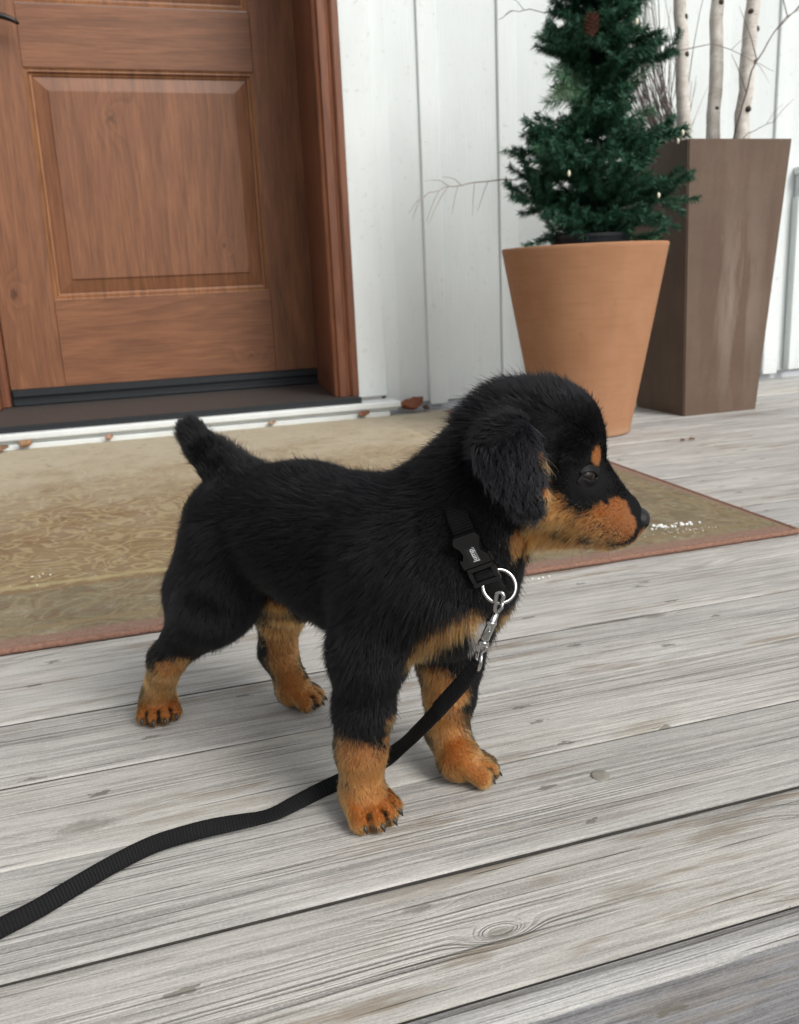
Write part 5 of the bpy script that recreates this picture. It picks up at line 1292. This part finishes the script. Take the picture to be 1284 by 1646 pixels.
M_plas = simple('black_buckle_plastic', (.0065,.0065,.0075), .36, var=.15, scale=700, bumpd=.00006)
gch = NG('chrome', .12, .5); gch.b.inputs['Metallic'].default_value = 1; M_chr = gch.done(gch.mix(gch.noise(gch.pos(), 300, 2), (.46,.455,.45), (.60,.595,.59)), gch.m_('ADD', .08, gch.m_('MULTIPLY', gch.noise(gch.pos(), 240, 3), .16)))
M_white = simple('white_print', (.8,.8,.8), .5)
def ribbon(name, P, Wd, Nd, width, thick, mat, parent, closed=False):
    """flat webbing: P centre points, Wd width dirs, Nd face normals"""
    n = len(P); prof = [(-.5, 0), (-.47, .42), (-.25, .5), (0, .5), (.25, .5), (.47, .42), (.5, 0), (.47, -.42), (.25, -.5), (0, -.5), (-.25, -.5), (-.47, -.42)]
    m = len(prof); Vv = []; run = []; L = 0
    for i in range(n):
        if i: L += np.linalg.norm(P[i]-P[i-1])
        wd = width if not hasattr(width, '__len__') else width[i]
        for a, b in prof: Vv.append(P[i]+Wd[i]*a*wd+Nd[i]*b*thick); run.append(L)
    Ff = []
    for i in range(n if closed else n-1):
        for k in range(m): j = (i+1) % n; Ff.append((i*m+k, i*m+(k+1) % m, j*m+(k+1) % m, j*m+k))
    if not closed: Ff += [tuple(range(m))[::-1], tuple(range((n-1)*m, n*m))]
    me = mesh(name, Vv, Ff); at = me.attributes.new('run', 'FLOAT', 'POINT'); at.data.foreach_set('value', run)
    return link(name, me, parent, [mat], True)
def neck_hit(d, off=.0025):
    t = .14
    for _ in range(90):
        v = sdf((CB+d*t)[None], NECK)[0]-off
        if v < 3e-4: break
        t -= max(v*.8, .0004)
        if t < .01: break
    return CB+d*t
col_ = thing('dog_collar', 'black ribbed nylon collar with plastic buckle around the neck of the puppy', 'collar', tuple(CB))
PL = []; TH = np.linspace(0, 2*np.pi, 120, endpoint=False)
for a in TH: PL.append(neck_hit(CD*math.sin(a)+Cn*math.cos(a), .0025 if -.48 < math.sin(a) < .75 and math.cos(a) > 0 else -.0020))
PL = A_(PL)
for _ in range(4): PL = (np.roll(PL, 1, 0)+PL*2+np.roll(PL, -1, 0))/4
CN = A_([(lambda q: (q-CW*(q@CW))/np.linalg.norm(q-CW*(q@CW)))(p-CB) for p in PL])
ribbon('strap', PL, [CW]*len(PL), CN, .0138, .0018, M_webc, col_, True)
# buckle frame: x along the strap (downwards), y across, z outwards
BO = (CA*.42+CBp*.58); bn = (A_(COL_A_N)+A_(COL_B_N)); 
ia = np.argmin(np.linalg.norm(PL-(CA+CD*.010), axis=1)); ib = np.argmin(np.linalg.norm(PL-(CA+CD*.040), axis=1))
bx = PL[ib]-PL[ia]; bx -= CW*(bx@CW); bx /= np.linalg.norm(bx); bz = np.cross(bx, CW); bz *= np.sign(bz@Cn); by = CW
BC = (PL[ia]+PL[ib])/2+bz*.0028
def bp_(x, y, z): return Vector(BC+bx*x*.9+by*y*.88+bz*z)
bk = bpy.data.objects.new('buckle', None); COL.objects.link(bk); bk.location = Vector(BC); bk.parent = col_; bk.matrix_parent_inverse = Matrix.Translation(-Vector(col_.location))
def bchild(name, bm, mat, smooth=False):
    o = bmobj(name, bm, [mat], bk, smooth); return o
bm = bmesh.new()
out = [(-.0215,-.0085),(-.0175,-.0103),(-.0155,-.0098),(-.0125,-.0075),(-.0075,-.0066),(-.0045,-.0082),(-.0025,-.0100),(.0030,-.0102),(.0038,-.0098),(.0038,.0098),(.0030,.0102),(-.0025,.0100),(-.0045,.0082),(-.0075,.0066),(-.0125,.0075),(-.0155,.0098),(-.0175,.0103),(-.0215,.0085)]
poly_prism(bm, [bp_(x, y, -.0022) for x, y in out], bz*.0052, 0, .0007); bchild('buckle_socket', bm, M_plas)
bm = bmesh.new(); poly_prism(bm, [bp_(x, y, .0029) for x, y in ((-.0120,-.0042),(.0012,-.0042),(.0012,.0042),(-.0120,.0042))], bz*.0004, 0, .0001); bchild('logo_plate', bm, M_rubber)
bm = bmesh.new()
def bar(x0, x1, y0, y1, z0, z1, bev=.0006): poly_prism(bm, [bp_(x0, y0, z0), bp_(x1, y0, z0), bp_(x1, y1, z0), bp_(x0, y1, z0)], bz*(z1-z0), 0, bev)
bar(.0046, .0078, -.0098, .0098, -.0022, .0028); bar(.0170, .0205, -.0105, .0105, -.0022, .0026); bar(.0079, .0169, -.0104, -.0072, -.0020, .0026); bar(.0079, .0169, .0072, .0104, -.0020, .0026)
bar(.0112, .0135, -.0071, .0071, -.0014, .0016, .0008)
for s in (-1, 1): bar(-.0035, .0045, s*.0108-.0009, s*.0108+.0009, -.0016, .0018)
bchild('buckle_clasp', bm, M_plas)
P_ = [BC+bx*x+bz*z for x, z in ((.0075,-.0010),(.0095,.0002),(.0105,.0012),(.0118,.0021),(.0135,.0021),(.0150,.0010),(.0165,-.0006),(.0185,-.0012))]
ribbon('strap_loop', A_(P_), [by]*8, [bz]*8, .0122, .0014, M_webc, bk)
# printed word on the buckle
tc = bpy.data.curves.new('logo_text', 'FONT'); tc.body = 'jump'; tc.size = .0048; tc.align_x = 'CENTER'; tc.align_y = 'CENTER'; tc.extrude = .00005; tc.offset = .00008
to = bpy.data.objects.new('tmp', tc); COL.objects.link(to); dg = bpy.context.evaluated_depsgraph_get(); tm = bpy.data.meshes.new_from_object(to.evaluated_get(dg)); bpy.data.objects.remove(to)
tx = -bx; tyv = np.cross(bz, tx)
tm.transform(Matrix((Vector(tx), Vector(tyv), Vector(bz))).transposed().to_4x4()); tm.transform(Matrix.Translation(bp_(-.0054, 0, .0035)-Vector(tyv)*.0002))
tm.materials.clear(); link('logo_text', tm, bk, [M_white])
bm = bmesh.new()
for a, b in (((-.0112, .0028), (-.0002, .0028)), ((-.0112, .0028), (-.0118, .0018))):
    s_ = -1 if (bp_(0, 1, 0)-bp_(0, 0, 0)).dot(Vector(tyv)) > 0 else 1
    V_, F_ = tube([bp_(a[0], a[1]*s_, .0035), bp_(b[0], b[1]*s_, .0035)], .00012, 6); bm_add(bm, V_, F_)
bchild('logo_line', bm, M_white)
RC = Vector(RING); rn_ = (fwd*-1+Vector((.15, -.1, .25))).normalized()
V_, F_ = torus(RC, rn_, .0108, .0013, 56, 14); link('ring', mesh('ring', V_, F_), col_, [M_chr], True)

# ------------------------------------------------------------ leash
CLP = [Vector(p) for p in CLIP]
leash = thing('dog_leash', 'black ribbed webbing leash with silver clip trailing across the deck', 'leash', tuple(LEASH[12][0]))
LP0 = A_([p for p, a in LEASH]); LA = A_([float(a) for p, a in LEASH])
def cr_spline(P, k=14):
    out = []; n = len(P)
    for i in range(n-1):
        p0, p1, p2, p3 = P[max(i-1, 0)], P[i], P[i+1], P[min(i+2, n-1)]
        for q in range(k): t = q/k; out.append(.5*((2*p1)+(-p0+p2)*t+(2*p0-5*p1+4*p2-p3)*t*t+(-p0+3*p1-3*p2+p3)*t**3))
    out.append(P[-1]); return A_(out)
LPs = cr_spline(LP0); LAs = cr_spline(LA[:, None])[:, 0]; WL = []; NL = []; PP = []
wid = np.interp(np.arange(len(LPs)), [0, 14, 40, len(LPs)], [.007, .0105, .0124, .0124])
for i, p in enumerate(LPs):
    t = LPs[min(i+1, len(LPs)-1)]-LPs[max(i-1, 0)]; t /= np.linalg.norm(t); a = R(LAs[i]); hp = np.cross(t, A_([0, 0, 1.])); hp /= np.linalg.norm(hp)
    if hp@A_([.29, .92, 0]) < 0: hp = -hp
    up = np.cross(hp, t); up *= np.sign(up[2]) if abs(up[2]) > 1e-6 else 1
    wd = hp*math.cos(a)+up*math.sin(a); wd -= t*(wd@t); wd /= np.linalg.norm(wd); nn_ = np.cross(t, wd); WL.append(wd); NL.append(nn_)
    q = p.copy()
    if i >= 14*7: q[2] = max(q[2], .0012+abs(wd[2])*wid[i]/2)
    PP.append(q)
ribbon('webbing', A_(PP), WL, NL, wid, .0015, M_webl, leash)
# stitched doubled end
k0 = 14*3; ribbon('stitched_end', A_([PP[i]-NL[i]*.0015 for i in range(4, k0)]), WL[4:k0], NL[4:k0], wid[4:k0]*.98, .0014, M_webl, leash)
clip = bpy.data.objects.new('clip', None); COL.objects.link(clip); clip.location = CLP[2]; clip.parent = leash; clip.matrix_parent_inverse = Matrix.Translation(-Vector(leash.location))
ad = (CLP[3]-CLP[0]).normalized(); sd_ = ad.cross(fwd).normalized(); od = -fwd; od = (od-ad*od.dot(ad)).normalized()
bm = bmesh.new()
V_, F_ = tube([CLP[1], CLP[2]+ad*.004, CLP[3]-ad*.002, CLP[3]], [.0022, .0029, .0030, .0027], 14); bm_add(bm, V_, F_)          # barrel
V_, F_ = tube([CLP[3], CLP[3]+ad*.0007, CLP[3]+ad*.0025, CLP[3]+ad*.003], [.0034, .0036, .0036, .0031], 16); bm_add(bm, V_, F_)   # collar of the swivel
V_, F_ = tube([CLP[2]-ad*.001, CLP[2]-ad*.0003, CLP[2]+ad*.0012, CLP[2]+ad*.002], [.0030, .0036, .0036, .003], 16); bm_add(bm, V_, F_)
bmobj('barrel', bm, [M_chr], clip, True)
hk = [CLP[1]+ad*.001, CLP[1]-ad*.003+sd_*-.0016, CLP[1]-ad*.0065+sd_*-.0022, CLP[0]+sd_*-.0022-ad*.0005, CLP[0]-ad*.0022+od*.0005, CLP[0]+sd_*.0022-ad*.0008+od*.001, CLP[0]+sd_*.0026+ad*.003+od*.001]
hk = [Vector(q) for q in cr_spline(A_([tuple(q) for q in hk]), 8)]
tubeobj('hook', hk, [.0013]*len(hk), M_chr, clip, 12)
gt = [CLP[1]+sd_*.0006, CLP[1]-ad*.004+sd_*.0026, CLP[0]+sd_*.0030+ad*.003]
tubeobj('gate', gt, [.0012, .0011, .0009], M_chr, clip, 10)
tubeobj('trigger', [CLP[2]+ad*.005+od*.0024, CLP[2]+ad*.005+od*.0046, CLP[2]+ad*.005+od*.0052], [.0009, .0009, .0012], M_chr, clip, 10)
# eye that carries the webbing: flat oval seen edge-on
e0, e1 = CLP[4], CLP[5]; ed = (e1-e0).normalized(); es = ed.cross(fwd).normalized(); eo = ed.cross(es).normalized()
bm = bmesh.new()
pts_ = [e0-es*.0028, e0+ed*.0025-es*.0026, e0+ed*.005, e0+ed*.0025+es*.0026, e0+es*.0028]
V_, F_ = tube(cr_spline(A_([tuple(q) for q in pts_]), 6), .0010, 10); bm_add(bm, V_, F_)
loop = []
for k in range(41): a = 2*math.pi*k/40; c_ = e0+ed*((e1-e0).length*.5+.0025); loop.append(c_+ed*math.cos(a)*((e1-e0).length*.5-.002)+(eo*.0065+es*.0009)*math.sin(a))
V_, F_ = tube(loop, .0012, 10, False); bm_add(bm, V_, F_)
bmobj('swivel_eye', bm, [M_chr], clip, True)
